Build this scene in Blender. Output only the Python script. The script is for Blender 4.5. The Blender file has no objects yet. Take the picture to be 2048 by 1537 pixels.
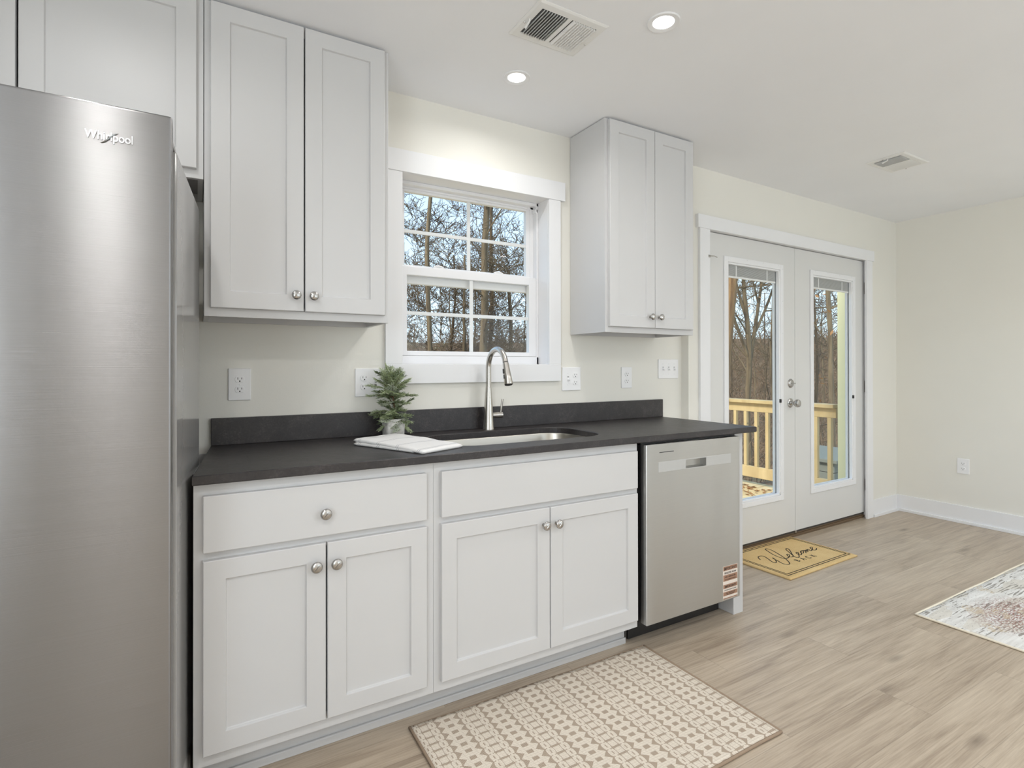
import bpy, bmesh, math, random
from mathutils import Vector, Matrix, noise as mnoise
R = math.radians
scene = bpy.context.scene
COL = scene.collection

# ------------------------------------------------------------ camera, world, sun, exposure
W_, H_ = 2048, 1537
cam_d = bpy.data.cameras.new('camera')
cam_d.sensor_width = 36.0
cam_d.lens = 1085.54 / W_ * 36.0
cam_d.shift_y = (730.14 - H_ / 2) / W_
cam_d.clip_start = 0.05
cam_d.clip_end = 500
cam = bpy.data.objects.new('camera', cam_d)
COL.objects.link(cam)
_r = Vector((0.86416, -0.50321, -0.00129)); _u = Vector((-0.00083, -0.00399, 0.99999)); _f = Vector((0.50321, 0.86415, 0.00386))
cam.matrix_world = Matrix(((_r.x, _u.x, -_f.x, -1.6128), (_r.y, _u.y, -_f.y, -2.3428), (_r.z, _u.z, -_f.z, 1.2160), (0, 0, 0, 1)))
scene.camera = cam

world = bpy.data.worlds.new('sky')
scene.world = world
world.use_nodes = True
wn = world.node_tree
wn.nodes.clear()
w_out = wn.nodes.new('ShaderNodeOutputWorld')
w_bg = wn.nodes.new('ShaderNodeBackground')
w_tc = wn.nodes.new('ShaderNodeTexCoord')
w_sep = wn.nodes.new('ShaderNodeSeparateXYZ')
w_rmp = wn.nodes.new('ShaderNodeValToRGB')
w_rmp.color_ramp.elements[0].position = 0.0
w_rmp.color_ramp.elements[0].color = (0.74, 0.90, 1.0, 1)
w_rmp.color_ramp.elements[1].position = 0.55
w_rmp.color_ramp.elements[1].color = (0.40, 0.64, 0.98, 1)
wn.links.new(w_tc.outputs['Generated'], w_sep.inputs[0])
wn.links.new(w_sep.outputs['Z'], w_rmp.inputs['Fac'])
wn.links.new(w_rmp.outputs['Color'], w_bg.inputs['Color'])
wn.links.new(w_bg.outputs[0], w_out.inputs[0])
w_bg.inputs['Strength'].default_value = 1.5

sun_d = bpy.data.lights.new('sun', 'SUN')
sun_d.energy = 4.2
sun_d.angle = R(12)
sun_d.color = (1.0, 0.95, 0.86)
sun = bpy.data.objects.new('sun', sun_d)
COL.objects.link(sun)
sun.rotation_euler = Vector((-0.90, -0.10, 0.72)).to_track_quat('Z', 'Y').to_euler()      # from the left, past the end of the house

# added fill lamps behind the camera, set at made-up window openings
FILL = []
def fill_light(name, loc, rot, sx, sy, energy, color=(0.94, 0.97, 1.0)):
    d = bpy.data.lights.new(name, 'AREA')
    d.shape = 'RECTANGLE'; d.size = sx; d.size_y = sy; d.energy = energy; d.color = color
    o = bpy.data.objects.new(name, d)
    COL.objects.link(o); o.location = loc; o.rotation_euler = rot
    return o
fill_light('added_fill_back', (0.65, -4.83, 1.45), (R(112), 0, R(0)), 1.2, 1.25, 12, (0.90, 0.96, 1.0))
fill_light('added_fill_back_right', (2.55, -4.83, 1.35), (R(112), 0, R(0)), 1.2, 1.45, 12, (0.90, 0.96, 1.0))
fill_light('added_fill_side', (-2.78, -3.05, 1.45), (R(108), 0, R(-90)), 1.3, 1.25, 34, (0.90, 0.96, 1.0))

scene.view_settings.view_transform = 'Standard'
scene.view_settings.look = 'None'
scene.view_settings.gamma = 1
scene.view_settings.use_curve_mapping = False
scene.view_settings.exposure = 0.0
scene.cycles.diffuse_bounces = 7
scene.cycles.glossy_bounces = 5
scene.cycles.transparent_max_bounces = 16
scene.cycles.max_bounces = 14
scene.cycles.sample_clamp_indirect = 6

# ------------------------------------------------------------ node helpers
class X:
    nt = None
    def __init__(s, v): s.v = v
    @staticmethod
    def m(op, *a):
        n = X.nt.nodes.new('ShaderNodeMath'); n.operation = op
        for i, q in enumerate(a):
            q = q.v if isinstance(q, X) else q
            if isinstance(q, (int, float)): n.inputs[i].default_value = q
            else: X.nt.links.new(q, n.inputs[i])
        return X(n.outputs[0])
    def __add__(s, o): return X.m('ADD', s, o)
    __radd__ = __add__
    def __sub__(s, o): return X.m('SUBTRACT', s, o)
    def __rsub__(s, o): return X.m('SUBTRACT', o, s)
    def __mul__(s, o): return X.m('MULTIPLY', s, o)
    __rmul__ = __mul__
    def __truediv__(s, o): return X.m('DIVIDE', s, o)
    def lt(s, o): return X.m('LESS_THAN', s, o)
    def gt(s, o): return X.m('GREATER_THAN', s, o)
    def abs(s): return X.m('ABSOLUTE', s)
    def fract(s): return X.m('FRACT', s)
    def floor(s): return X.m('FLOOR', s)
    def mx(s, o): return X.m('MAXIMUM', s, o)
    def mn(s, o): return X.m('MINIMUM', s, o)
    def pingpong(s, o): return X.m('PINGPONG', s, o)
    def clamp(s): return s.mx(0.0).mn(1.0)

def new_mat(name):
    m = bpy.data.materials.new(name); m.use_nodes = True
    nt = m.node_tree
    X.nt = nt
    return m, nt, nt.nodes['Principled BSDF']
def link(nt, a, b): nt.links.new(a.v if isinstance(a, X) else a, b)
def objco(nt):
    return nt.nodes.new('ShaderNodeTexCoord').outputs['Object']
def mapping(nt, vec, scale=(1, 1, 1), loc=(0, 0, 0), rot=(0, 0, 0)):
    n = nt.nodes.new('ShaderNodeMapping')
    n.inputs['Scale'].default_value = scale; n.inputs['Location'].default_value = loc; n.inputs['Rotation'].default_value = rot
    nt.links.new(vec, n.inputs[0])
    return n.outputs[0]
def noise(nt, vec, scale, detail=3, rough=0.5, dist=0.0):
    n = nt.nodes.new('ShaderNodeTexNoise')
    n.inputs['Scale'].default_value = scale; n.inputs['Detail'].default_value = detail
    n.inputs['Roughness'].default_value = rough; n.inputs['Distortion'].default_value = dist
    nt.links.new(vec, n.inputs['Vector'])
    return X(n.outputs['Fac'])
def voronoi(nt, vec, scale, feature='F1', out='Distance'):
    n = nt.nodes.new('ShaderNodeTexVoronoi'); n.feature = feature
    n.inputs['Scale'].default_value = scale
    nt.links.new(vec, n.inputs['Vector'])
    return n.outputs[out]
def ramp(nt, fac, stops):
    n = nt.nodes.new('ShaderNodeValToRGB')
    cr = n.color_ramp
    while len(cr.elements) < len(stops): cr.elements.new(0.5)
    for e, (p, c) in zip(cr.elements, stops):
        e.position = p; e.color = (c[0], c[1], c[2], 1)
    link(nt, fac, n.inputs['Fac'])
    return n.outputs['Color']
def mixc(nt, fac, a, b, mode='MIX'):
    n = nt.nodes.new('ShaderNodeMix'); n.data_type = 'RGBA'; n.blend_type = mode
    f = fac.v if isinstance(fac, X) else fac
    if isinstance(f, (int, float)): n.inputs[0].default_value = f
    else: nt.links.new(f, n.inputs[0])
    for s, i in ((a, 6), (b, 7)):
        if isinstance(s, tuple): n.inputs[i].default_value = (s[0], s[1], s[2], 1)
        else: nt.links.new(s, n.inputs[i])
    return n.outputs[2]
def bump(nt, bsdf, h, strength=0.2, dist=0.01):
    n = nt.nodes.new('ShaderNodeBump')
    n.inputs['Strength'].default_value = strength; n.inputs['Distance'].default_value = dist
    link(nt, h, n.inputs['Height'])
    nt.links.new(n.outputs[0], bsdf.inputs['Normal'])
    return n
def srgb(r, g, b):
    f = lambda c: ((c / 255 + 0.055) / 1.055) ** 2.4 if c > 10 else c / 255 / 12.92
    return (f(r), f(g), f(b))

def paint(name, col, rough=0.5, orange=0.02, scale=220, spec=0.5):
    m, nt, b = new_mat(name)
    co = objco(nt)
    n = noise(nt, co, 3.0, 2)
    link(nt, mixc(nt, n, tuple(c * 0.975 for c in col), tuple(min(1, c * 1.02) for c in col)), b.inputs['Base Color'])
    b.inputs['Roughness'].default_value = rough
    b.inputs['Specular IOR Level'].default_value = spec
    bump(nt, b, noise(nt, co, scale, 2), orange, 0.004)
    return m
def metal(name, col, rough=0.3, brushed=None, aniso=0.0, warp=0.0):
    m, nt, b = new_mat(name)
    b.inputs['Metallic'].default_value = 1
    co = objco(nt)
    if brushed:
        n = noise(nt, mapping(nt, co, brushed), 1.0, 3, 0.6)
        link(nt, mixc(nt, n, tuple(c * 0.93 for c in col), tuple(min(1, c * 1.06) for c in col)), b.inputs['Base Color'])
        link(nt, n * 0.10 + (rough - 0.05), b.inputs['Roughness'])
        bump(nt, b, (n * 0.00012 + noise(nt, mapping(nt, co, (3.0, 3.0, 0.9), (0, 0, 0), (0, R(12), 0)), 1.0, 2, 0.5) * warp) if warp else n * 0.00012, 1.0, 1.0)
    else:
        n = noise(nt, co, 40, 2)
        link(nt, mixc(nt, n, tuple(c * 0.96 for c in col), col), b.inputs['Base Color'])
        b.inputs['Roughness'].default_value = rough
    if aniso:
        t = nt.nodes.new('ShaderNodeTangent'); t.direction_type = 'RADIAL'; t.axis = 'Z'
        b.inputs['Anisotropic'].default_value = aniso; b.inputs['Anisotropic Rotation'].default_value = 0.25
        nt.links.new(t.outputs[0], b.inputs['Tangent'])
    return m
def plain(name, col, rough=0.5, emit=None, estr=0.0, var=0.04):
    m, nt, b = new_mat(name)
    n = noise(nt, objco(nt), 60, 2)
    link(nt, mixc(nt, n, tuple(c * (1 - var) for c in col), tuple(min(1, c * (1 + var)) for c in col)), b.inputs['Base Color'])
    b.inputs['Roughness'].default_value = rough
    if emit:
        b.inputs['Emission Color'].default_value = (*emit, 1); b.inputs['Emission Strength'].default_value = estr
    return m
def wood(name, c1, c2, scale=(3, 40, 40), rough=0.6, knots=True):
    m, nt, b = new_mat(name)
    co = objco(nt)
    v = mapping(nt, co, scale)
    n = noise(nt, v, 1.0, 4, 0.6, 0.6)
    c = ramp(nt, n, [(0.3, c1), (0.7, c2)])
    if knots:
        k = X(voronoi(nt, mapping(nt, co, (3, 8, 8)), 1.0)).lt(0.09)
        c = mixc(nt, k * 0.6, c, tuple(q * 0.35 for q in c1))
    link(nt, c, b.inputs['Base Color'])
    b.inputs['Roughness'].default_value = rough
    bump(nt, b, n, 0.15, 0.005)
    return m

# ------------------------------------------------------------ materials
M = {}
M['wall'] = paint('beige_wall_paint', (0.79, 0.775, 0.72), 0.6, 0.05, 160)
M['ceiling'] = paint('ceiling_paint', (0.85, 0.86, 0.885), 0.75, 0.03, 160)
M['cab'] = paint('cabinet_paint', (0.60, 0.60, 0.605), 0.40, 0.012, 90)
M['cab_in'] = paint('cabinet_inside', (0.55, 0.54, 0.53), 0.6)
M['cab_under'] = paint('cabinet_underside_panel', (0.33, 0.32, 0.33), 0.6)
M['trim'] = paint('trim_paint', (0.82, 0.825, 0.84), 0.6, 0.01, 60)
M['door'] = paint('door_paint', (0.70, 0.70, 0.69), 0.38, 0.012, 80)
M['vinyl'] = paint('window_vinyl', (0.80, 0.80, 0.815), 0.33, 0.006, 60)
M['plastic'] = paint('white_plastic', (0.86, 0.86, 0.87), 0.25, 0.0, 60)
M['slot'] = plain('dark_slot', (0.02, 0.02, 0.02), 0.6)
M['steel'] = metal('stainless_steel_fridge', (0.275, 0.27, 0.272), 0.30, (3, 3, 900), 0.97)
M['steel_dw'] = metal('stainless_steel_dishwasher', (0.56, 0.555, 0.54), 0.32, (4, 4, 900), 0.94, 0.022)
M['steel_side'] = plain('grey_enamel_side', (0.36, 0.355, 0.35), 0.13)
M['steel_edge'] = metal('steel_door_edge', (0.55, 0.54, 0.53), 0.35)
M['pocket'] = metal('handle_strip_metal', (0.66, 0.66, 0.66), 0.38)
M['nickel'] = metal('brushed_nickel', (0.56, 0.535, 0.50), 0.27)
M['knob'] = metal('satin_nickel_knob', (0.50, 0.49, 0.475), 0.26)
M['sink'] = metal('sink_steel', (0.50, 0.475, 0.43), 0.30, (6, 6, 160))
M['black'] = plain('black_plastic', (0.018, 0.017, 0.017), 0.4)
M['gasket'] = plain('dark_grey_gasket', (0.10, 0.10, 0.10), 0.6)
M['hingem'] = metal('hinge_nickel', (0.50, 0.48, 0.45), 0.35)
M['louver'] = paint('white_enamel_vent', (0.80, 0.80, 0.79), 0.35, 0.0)
M['duct'] = plain('dark_duct', (0.10, 0.10, 0.10), 0.7)

def mk_counter():
    m, nt, b = new_mat('charcoal_laminate')
    co = objco(nt)
    n1 = noise(nt, co, 9, 5, 0.65, 0.8)
    n2 = noise(nt, mapping(nt, co, (1, 1.0, 1)), 160, 4, 0.75)
    n3 = noise(nt, co, 30, 4, 0.7, 1.2)
    c = ramp(nt, n1 * 0.4 + n2 * 0.4 + n3 * 0.2, [(0.34, (0.010, 0.008, 0.009)), (0.52, (0.026, 0.022, 0.023)), (0.70, (0.085, 0.072, 0.070))])
    link(nt, c, b.inputs['Base Color'])
    link(nt, n3 * 0.15 + 0.34, b.inputs['Roughness'])
    b.inputs['Specular IOR Level'].default_value = 0.6
    bump(nt, b, n2, 0.12, 0.002)
    return m
M['counter'] = mk_counter()

def mk_floor():
    m, nt, b = new_mat('greige_plank_floor')
    co = objco(nt)
    sp = nt.nodes.new('ShaderNodeSeparateXYZ'); nt.links.new(co, sp.inputs[0])
    x, y = X(sp.outputs[0]), X(sp.outputs[1])
    row = (y / 0.18).floor()
    off = (row * 0.437).fract() * 1.22
    xs = (x + off) / 1.22
    idx = xs.floor()
    seam_y = ((y / 0.18).fract() - 0.5).abs().gt(0.4935)
    seam_x = (xs.fract() - 0.5).abs().gt(0.4988)
    seam = seam_y.mx(seam_x)
    wn_ = nt.nodes.new('ShaderNodeTexWhiteNoise'); wn_.noise_dimensions = '2D'
    cb = nt.nodes.new('ShaderNodeCombineXYZ'); link(nt, row, cb.inputs[0]); link(nt, idx, cb.inputs[1])
    nt.links.new(cb.outputs[0], wn_.inputs['Vector'])
    rnd = X(wn_.outputs['Value'])
    cb2 = nt.nodes.new('ShaderNodeCombineXYZ')
    link(nt, x + rnd * 17.0, cb2.inputs[0]); link(nt, y + rnd * 5.0, cb2.inputs[1]); link(nt, rnd * 9.0, cb2.inputs[2])
    g = cb2.outputs[0]
    grain = noise(nt, mapping(nt, g, (1.6, 26, 1)), 1.0, 6, 0.62, 0.9)
    fine = noise(nt, mapping(nt, g, (6, 190, 1)), 1.0, 3, 0.6)
    blot = noise(nt, mapping(nt, g, (1.1, 5, 1)), 1.0, 3, 0.5, 0.5)
    kn = X(voronoi(nt, mapping(nt, g, (1.9, 6.5, 1)), 1.0))
    knot = (0.16 - kn).mx(0.0) * 5.0
    t = grain * 0.46 + fine * 0.30 + blot * 0.20 + rnd * 0.04
    c = ramp(nt, t, [(0.30, (0.22, 0.165, 0.118)), (0.47, (0.415, 0.338, 0.258)), (0.62, (0.55, 0.465, 0.365))])
    c = mixc(nt, (knot * grain * 1.5).clamp(), c, (0.115, 0.085, 0.062))
    c = mixc(nt, seam * 0.28, c, (0.10, 0.078, 0.058))
    link(nt, c, b.inputs['Base Color'])
    link(nt, grain * 0.16 + 0.30, b.inputs['Roughness'])
    b.inputs['Specular IOR Level'].default_value = 0.5
    bump(nt, b, fine * 0.5 + grain * 0.5 - seam, 0.10, 0.002)
    return m
M['floor'] = mk_floor()

def mk_rug():
    # woven flat rug: columns of squares, ovals and diamonds running across the short side
    m, nt, b = new_mat('cream_and_taupe_weave')
    co = objco(nt)
    wv = noise(nt, co, 35, 2)
    sp = nt.nodes.new('ShaderNodeSeparateXYZ'); nt.links.new(co, sp.inputs[0])
    x = X(sp.outputs[0]) + (wv - 0.5) * 0.004
    y = X(sp.outputs[1]) + (wv - 0.5) * 0.005
    u = ((x + 0.2935) / 0.165 + 0.5).fract()
    u = (u - 0.5).abs() * 0.165                 # distance from the column of squares, 0 .. .0825
    v = (y / 0.0338).fract()                    # 0 .. 1 along a column
    vv = (v - 0.5).abs() * 2                    # 1 at ends, 0 in the middle
    vh = ((y / 0.0338 + 0.5).fract() - 0.5).abs() * 2
    sq = u.lt(0.0118) * vv.lt(0.74)
    oval1 = (((u - 0.0190) / 0.0056) * ((u - 0.0190) / 0.0056) + (vv / 0.94) * (vv / 0.94)).lt(1.0)
    oval2 = (((u - 0.0345) / 0.0058) * ((u - 0.0345) / 0.0058) + (vv / 0.94) * (vv / 0.94)).lt(1.0)
    link1 = (u - 0.0267).abs().lt(0.0042) * vh.lt(0.60)
    # zigzag band
    zz = (0.0825 - u)                            # distance from the middle of the diamonds
    zig = vh * 0.0185 + 0.0085
    inner = zz.lt(0.0110) * vv.lt(0.46)
    band = (zz.lt(0.0425)) * (zz - 0.0175 - vv * 0.020).lt(0.0035)
    white = sq.mx(oval1).mx(oval2).mx(link1).mx(band * (1.0 - inner))
    fib = noise(nt, mapping(nt, co, (420, 110, 1)), 1.0, 3, 0.6)
    stripes = (x / 0.0042).fract().lt(0.45)
    tan = mixc(nt, stripes * 0.5, srgb(158, 141, 124), srgb(212, 200, 185))
    cream = mixc(nt, fib, srgb(204, 194, 180), srgb(236, 227, 214))
    st1 = (y / 0.00845).fract().lt(0.20); st2 = ((x + y * 0.15) / 0.0135).fract().lt(0.12)
    c = mixc(nt, white, tan, cream)
    c = mixc(nt, st1.mx(st2) * 0.34, c, srgb(182, 167, 150))
    link(nt, c, b.inputs['Base Color'])
    b.inputs['Roughness'].default_value = 0.95
    b.inputs['Specular IOR Level'].default_value = 0.1
    bump(nt, b, white * 1.0 + fib * 0.5 - st1.mx(st2) * 0.6, 0.7, 0.004)
    return m
M['rug'] = mk_rug()
M['rug_edge'] = plain('taupe_rug_binding', srgb(150, 131, 112), 0.9)

def mk_rug2():
    m, nt, b = new_mat('distressed_abstract_rug')
    co = objco(nt)
    dash_v = mapping(nt, co, (9, 120, 1))
    dn = noise(nt, dash_v, 1.0, 2, 0.4)
    blocks = X(voronoi(nt, mapping(nt, co, (7, 16, 1)), 1.0, 'F1', 'Color'))
    sepc = nt.nodes.new('ShaderNodeSeparateColor'); nt.links.new(blocks.v, sepc.inputs[0])
    blk = X(sepc.outputs[0]); blk2 = X(sepc.outputs[1])
    region = noise(nt, co, 5, 3, 0.6)
    speck = noise(nt, mapping(nt, co, (60, 120, 1)), 1.0, 3, 0.7)
    base = ramp(nt, noise(nt, mapping(nt, co, (5, 50, 1)), 1.0, 4, 0.6), [(0.3, srgb(206, 204, 200)), (0.65, srgb(234, 233, 230))])
    base = mixc(nt, blk.gt(0.72) * 0.5, base, srgb(205, 198, 184))
    dash = dn.gt(0.565) * blk2.gt(0.30) * region.gt(0.40)
    c = mixc(nt, dash * 0.8, base, srgb(132, 128, 120))
    sp2 = speck.gt(0.62) * region.lt(0.52)
    c = mixc(nt, sp2 * 0.6, c, srgb(120, 116, 116))
    sx = nt.nodes.new('ShaderNodeSeparateXYZ'); nt.links.new(co, sx.inputs[0])
    dx = X(sx.outputs[0]) - 1.84; dy = X(sx.outputs[1]) + 1.30
    d = (dx * dx * 9 + dy * dy * 28)
    red = (1.0 - d).mx(0.0) * speck.gt(0.50)
    c = mixc(nt, (red * 0.9).clamp(), c, srgb(150, 108, 98))
    tanp = noise(nt, co, 6.5, 2).gt(0.60) * noise(nt, mapping(nt, co, (30, 45, 1)), 1, 3, 0.7).gt(0.5)
    c = mixc(nt, tanp * 0.55, c, srgb(196, 178, 148))
    link(nt, c, b.inputs['Base Color'])
    b.inputs['Roughness'].default_value = 0.95
    b.inputs['Specular IOR Level'].default_value = 0.1
    bump(nt, b, speck, 0.3, 0.003)
    return m
M['rug2'] = mk_rug2()
M['rug2_edge'] = plain('ivory_rug_binding', srgb(232, 224, 206), 0.9)

def mk_coir():
    m, nt, b = new_mat('coir_fibre')
    co = objco(nt)
    n = noise(nt, co, 420, 3, 0.8)
    l = noise(nt, co, 6, 2)
    c = ramp(nt, n * 0.75 + l * 0.25, [(0.25, srgb(196, 156, 96)), (0.5, srgb(244, 212, 154)), (0.75, srgb(255, 238, 194))])
    link(nt, c, b.inputs['Base Color'])
    b.inputs['Roughness'].default_value = 0.95
    b.inputs['Specular IOR Level'].default_value = 0.1
    bump(nt, b, n, 0.8, 0.006)
    return m
M['coir'] = mk_coir()
M['ink'] = plain('dark_brown_ink', srgb(38, 28, 20), 0.9)

def mk_glass():
    m = bpy.data.materials.new('clear_pane'); m.use_nodes = True
    nt = m.node_tree; nt.nodes.clear(); X.nt = nt
    o = nt.nodes.new('ShaderNodeOutputMaterial'); t = nt.nodes.new('ShaderNodeBsdfTransparent')
    g = nt.nodes.new('ShaderNodeBsdfGlossy'); g.inputs['Roughness'].default_value = 0.0
    t.inputs['Color'].default_value = (0.985, 0.99, 0.985, 1)
    ge = nt.nodes.new('ShaderNodeNewGeometry'); dp = nt.nodes.new('ShaderNodeVectorMath'); dp.operation = 'DOT_PRODUCT'
    nt.links.new(ge.outputs['Normal'], dp.inputs[0]); nt.links.new(ge.outputs['Incoming'], dp.inputs[1])
    one = 1.0 - X(dp.outputs['Value']).abs()
    fr = X.m('POWER', one, 5.0) * 0.5 + 0.008          # Schlick reflectance of a thin pane, same from both sides
    mx = nt.nodes.new('ShaderNodeMixShader')
    nt.links.new(fr.v, mx.inputs[0]); nt.links.new(t.outputs[0], mx.inputs[1]); nt.links.new(g.outputs[0], mx.inputs[2])
    nt.links.new(mx.outputs[0], o.inputs[0])
    return m
M['glass'] = mk_glass()
M['lens'] = plain('lit_diffuser', (0.9, 0.9, 0.9), 0.5, (1, 0.98, 0.95), 7.0)
M['deck'] = wood('pressure_treated_deck', srgb(196, 170, 120), srgb(232, 208, 160), (3, 30, 30))
M['rail'] = wood('pressure_treated_rail', srgb(170, 144, 98), srgb(204, 180, 132), (5, 5, 1.2))
M['post'] = paint('cream_post_paint', srgb(214, 212, 174), 0.5)
M['siding'] = paint('cream_siding', srgb(200, 198, 176), 0.6)
M['shed'] = paint('weathered_grey_board', srgb(120, 122, 112), 0.8)
M['threshold'] = plain('brown_threshold', srgb(104, 84, 62), 0.5)
M['foam'] = plain('weatherstrip', (0.05, 0.045, 0.04), 0.8)

def mk_bark(name, c1, c2):
    m, nt, b = new_mat(name)
    co = objco(nt)
    n = noise(nt, mapping(nt, co, (14, 14, 1.4)), 1.0, 5, 0.7, 0.6)
    link(nt, ramp(nt, n, [(0.32, c1), (0.68, c2)]), b.inputs['Base Color'])
    b.inputs['Roughness'].default_value = 0.9
    bump(nt, b, n, 0.6, 0.03)
    return m
M['bark'] = mk_bark('grey_brown_bark', srgb(72, 58, 42), srgb(142, 122, 92))
M['bark_r'] = mk_bark('red_brown_bark', srgb(84, 58, 36), srgb(158, 124, 84))
M['bark_d'] = mk_bark('dark_bark', srgb(56, 44, 32), srgb(112, 92, 66))
M['twig'] = plain('thicket_twigs', srgb(128, 104, 80), 0.9, var=0.25)
M['dry_leaf'] = plain('dry_brown_leaf', srgb(156, 112, 66), 0.8, var=0.3)

def mk_ground():
    m, nt, b = new_mat('leaf_litter_ground')
    co = objco(nt)
    n = noise(nt, co, 2.2, 6, 0.75, 0.3)
    f = noise(nt, co, 14, 4, 0.8)
    gcol = noise(nt, co, 0.35, 3, 0.6)
    c = ramp(nt, n * 0.5 + f * 0.5, [(0.3, srgb(66, 52, 38)), (0.5, srgb(126, 102, 76)), (0.7, srgb(176, 150, 118))])
    c = mixc(nt, (gcol.gt(0.58)) * 0.45, c, srgb(104, 108, 58))
    link(nt, c, b.inputs['Base Color'])
    b.inputs['Roughness'].default_value = 0.95
    bump(nt, b, f, 0.8, 0.1)
    return m
M['ground'] = mk_ground()

def mk_conc():
    m, nt, b = new_mat('whitewashed_concrete')
    co = objco(nt)
    n = noise(nt, co, 45, 5, 0.7, 0.5); s = noise(nt, co, 300, 2)
    link(nt, ramp(nt, n, [(0.3, srgb(176, 174, 170)), (0.6, srgb(218, 216, 211))]), b.inputs['Base Color'])
    b.inputs['Roughness'].default_value = 0.85
    bump(nt, b, n * 0.6 + s * 0.4, 0.6, 0.004)
    return m
M['concrete'] = mk_conc()
M['needle_a'] = plain('sage_green_frond', srgb(164, 176, 136), 0.6, var=0.3)
M['needle_b'] = plain('deep_green_frond', srgb(112, 126, 90), 0.6, var=0.3)
M['needle_c'] = plain('frosted_frond', srgb(182, 190, 170), 0.7, var=0.15)
M['stem'] = plain('brown_wire_stem', srgb(96, 72, 50), 0.8)

def mk_towel():
    m, nt, b = new_mat('white_striped_cotton')
    co = objco(nt)
    sp = nt.nodes.new('ShaderNodeSeparateXYZ'); nt.links.new(co, sp.inputs[0])
    x = X(sp.outputs[0])
    t = ((x + 0.02) / 0.105).fract() - 0.5
    l1 = (t - 0.04).abs().lt(0.016); l2 = (t + 0.04).abs().lt(0.016)
    w = noise(nt, co, 700, 2)
    base = mixc(nt, w, srgb(222, 221, 220), srgb(240, 239, 238))
    link(nt, mixc(nt, l1.mx(l2) * 0.45, base, srgb(120, 122, 130)), b.inputs['Base Color'])
    b.inputs['Roughness'].default_value = 0.95
    b.inputs['Specular IOR Level'].default_value = 0.1
    bump(nt, b, w, 0.3, 0.002)
    return m
M['towel'] = mk_towel()
M['label_paper'] = plain('sticker_white', srgb(226, 216, 206), 0.5)
M['label_brown'] = plain('sticker_brown', srgb(158, 122, 100), 0.5)
M['label_dark'] = plain('sticker_dark', srgb(60, 50, 46), 0.5)
M['logo'] = metal('polished_logo', (0.30, 0.30, 0.30), 0.22)
M['blind'] = paint('blind_slats', (0.62, 0.62, 0.62), 0.5, 0.0)

# ------------------------------------------------------------ mesh helpers
def box(bm, x0, x1, y0, y1, z0, z1, bev=0.0, seg=2):
    t = bmesh.new()
    vs = [t.verts.new((x, y, z)) for x in (x0, x1) for y in (y0, y1) for z in (z0, z1)]
    for f in ((0, 1, 3, 2), (4, 6, 7, 5), (0, 4, 5, 1), (2, 3, 7, 6), (0, 2, 6, 4), (1, 5, 7, 3)):
        t.faces.new([vs[i] for i in f])
    if bev > 0:
        bmesh.ops.bevel(t, geom=t.edges[:], offset=bev, segments=seg, affect='EDGES', profile=0.5)
    absorb(bm, t)
def absorb(bm, t, mat=None):
    if mat is not None: bmesh.ops.transform(t, matrix=mat, verts=t.verts[:])
    me = bpy.data.meshes.new('tmp'); t.to_mesh(me); t.free(); bm.from_mesh(me); bpy.data.meshes.remove(me)
def prism(bm, pts, z0, z1, bev=0.0, seg=2):
    t = bmesh.new()
    lo = [t.verts.new((p[0], p[1], z0)) for p in pts]; hi = [t.verts.new((p[0], p[1], z1)) for p in pts]
    n = len(pts)
    t.faces.new(lo[::-1]); t.faces.new(hi)
    for i in range(n): t.faces.new((lo[i], lo[(i + 1) % n], hi[(i + 1) % n], hi[i]))
    bmesh.ops.recalc_face_normals(t, faces=t.faces[:])
    if bev > 0: bmesh.ops.bevel(t, geom=t.edges[:], offset=bev, segments=seg, affect='EDGES', profile=0.5)
    absorb(bm, t)
def lathe(bm, prof, n=24, mat=None):
    """prof: (radius, z) pairs"""
    t = bmesh.new(); rings = []
    for r, z in prof:
        rings.append([t.verts.new((r * math.cos(2 * math.pi * i / n), r * math.sin(2 * math.pi * i / n), z)) for i in range(n)] if r > 1e-6 else [t.verts.new((0, 0, z))])
    for a, b in zip(rings, rings[1:]):
        for i in range(n):
            if len(a) == 1 and len(b) == 1: continue
            if len(a) == 1: t.faces.new((a[0], b[i], b[(i + 1) % n]))
            elif len(b) == 1: t.faces.new((a[i], b[0], a[(i + 1) % n]))
            else: t.faces.new((a[i], b[i], b[(i + 1) % n], a[(i + 1) % n]))
    bmesh.ops.recalc_face_normals(t, faces=t.faces[:])
    absorb(bm, t, mat)
def tube(bm, pts, rad, n=10, cap=True):
    """pts: Vectors, rad: float or list"""
    pts = [Vector(p) for p in pts]
    if isinstance(rad, (int, float)): rad = [rad] * len(pts)
    rings = []; up = None
    for i, p in enumerate(pts):
        d = (pts[min(i + 1, len(pts) - 1)] - pts[max(i - 1, 0)]).normalized()
        if up is None:
            up = Vector((0, 0, 1)) if abs(d.z) < 0.9 else Vector((1, 0, 0))
        s = d.cross(up).normalized(); up = s.cross(d).normalized()
        rings.append([bm.verts.new(p + (s * math.cos(2 * math.pi * k / n) + up * math.sin(2 * math.pi * k / n)) * rad[i]) for k in range(n)])
    for a, b in zip(rings, rings[1:]):
        for k in range(n): bm.faces.new((a[k], a[(k + 1) % n], b[(k + 1) % n], b[k]))
    if cap:
        bm.faces.new(rings[0][::-1]); bm.faces.new(rings[-1])
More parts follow.
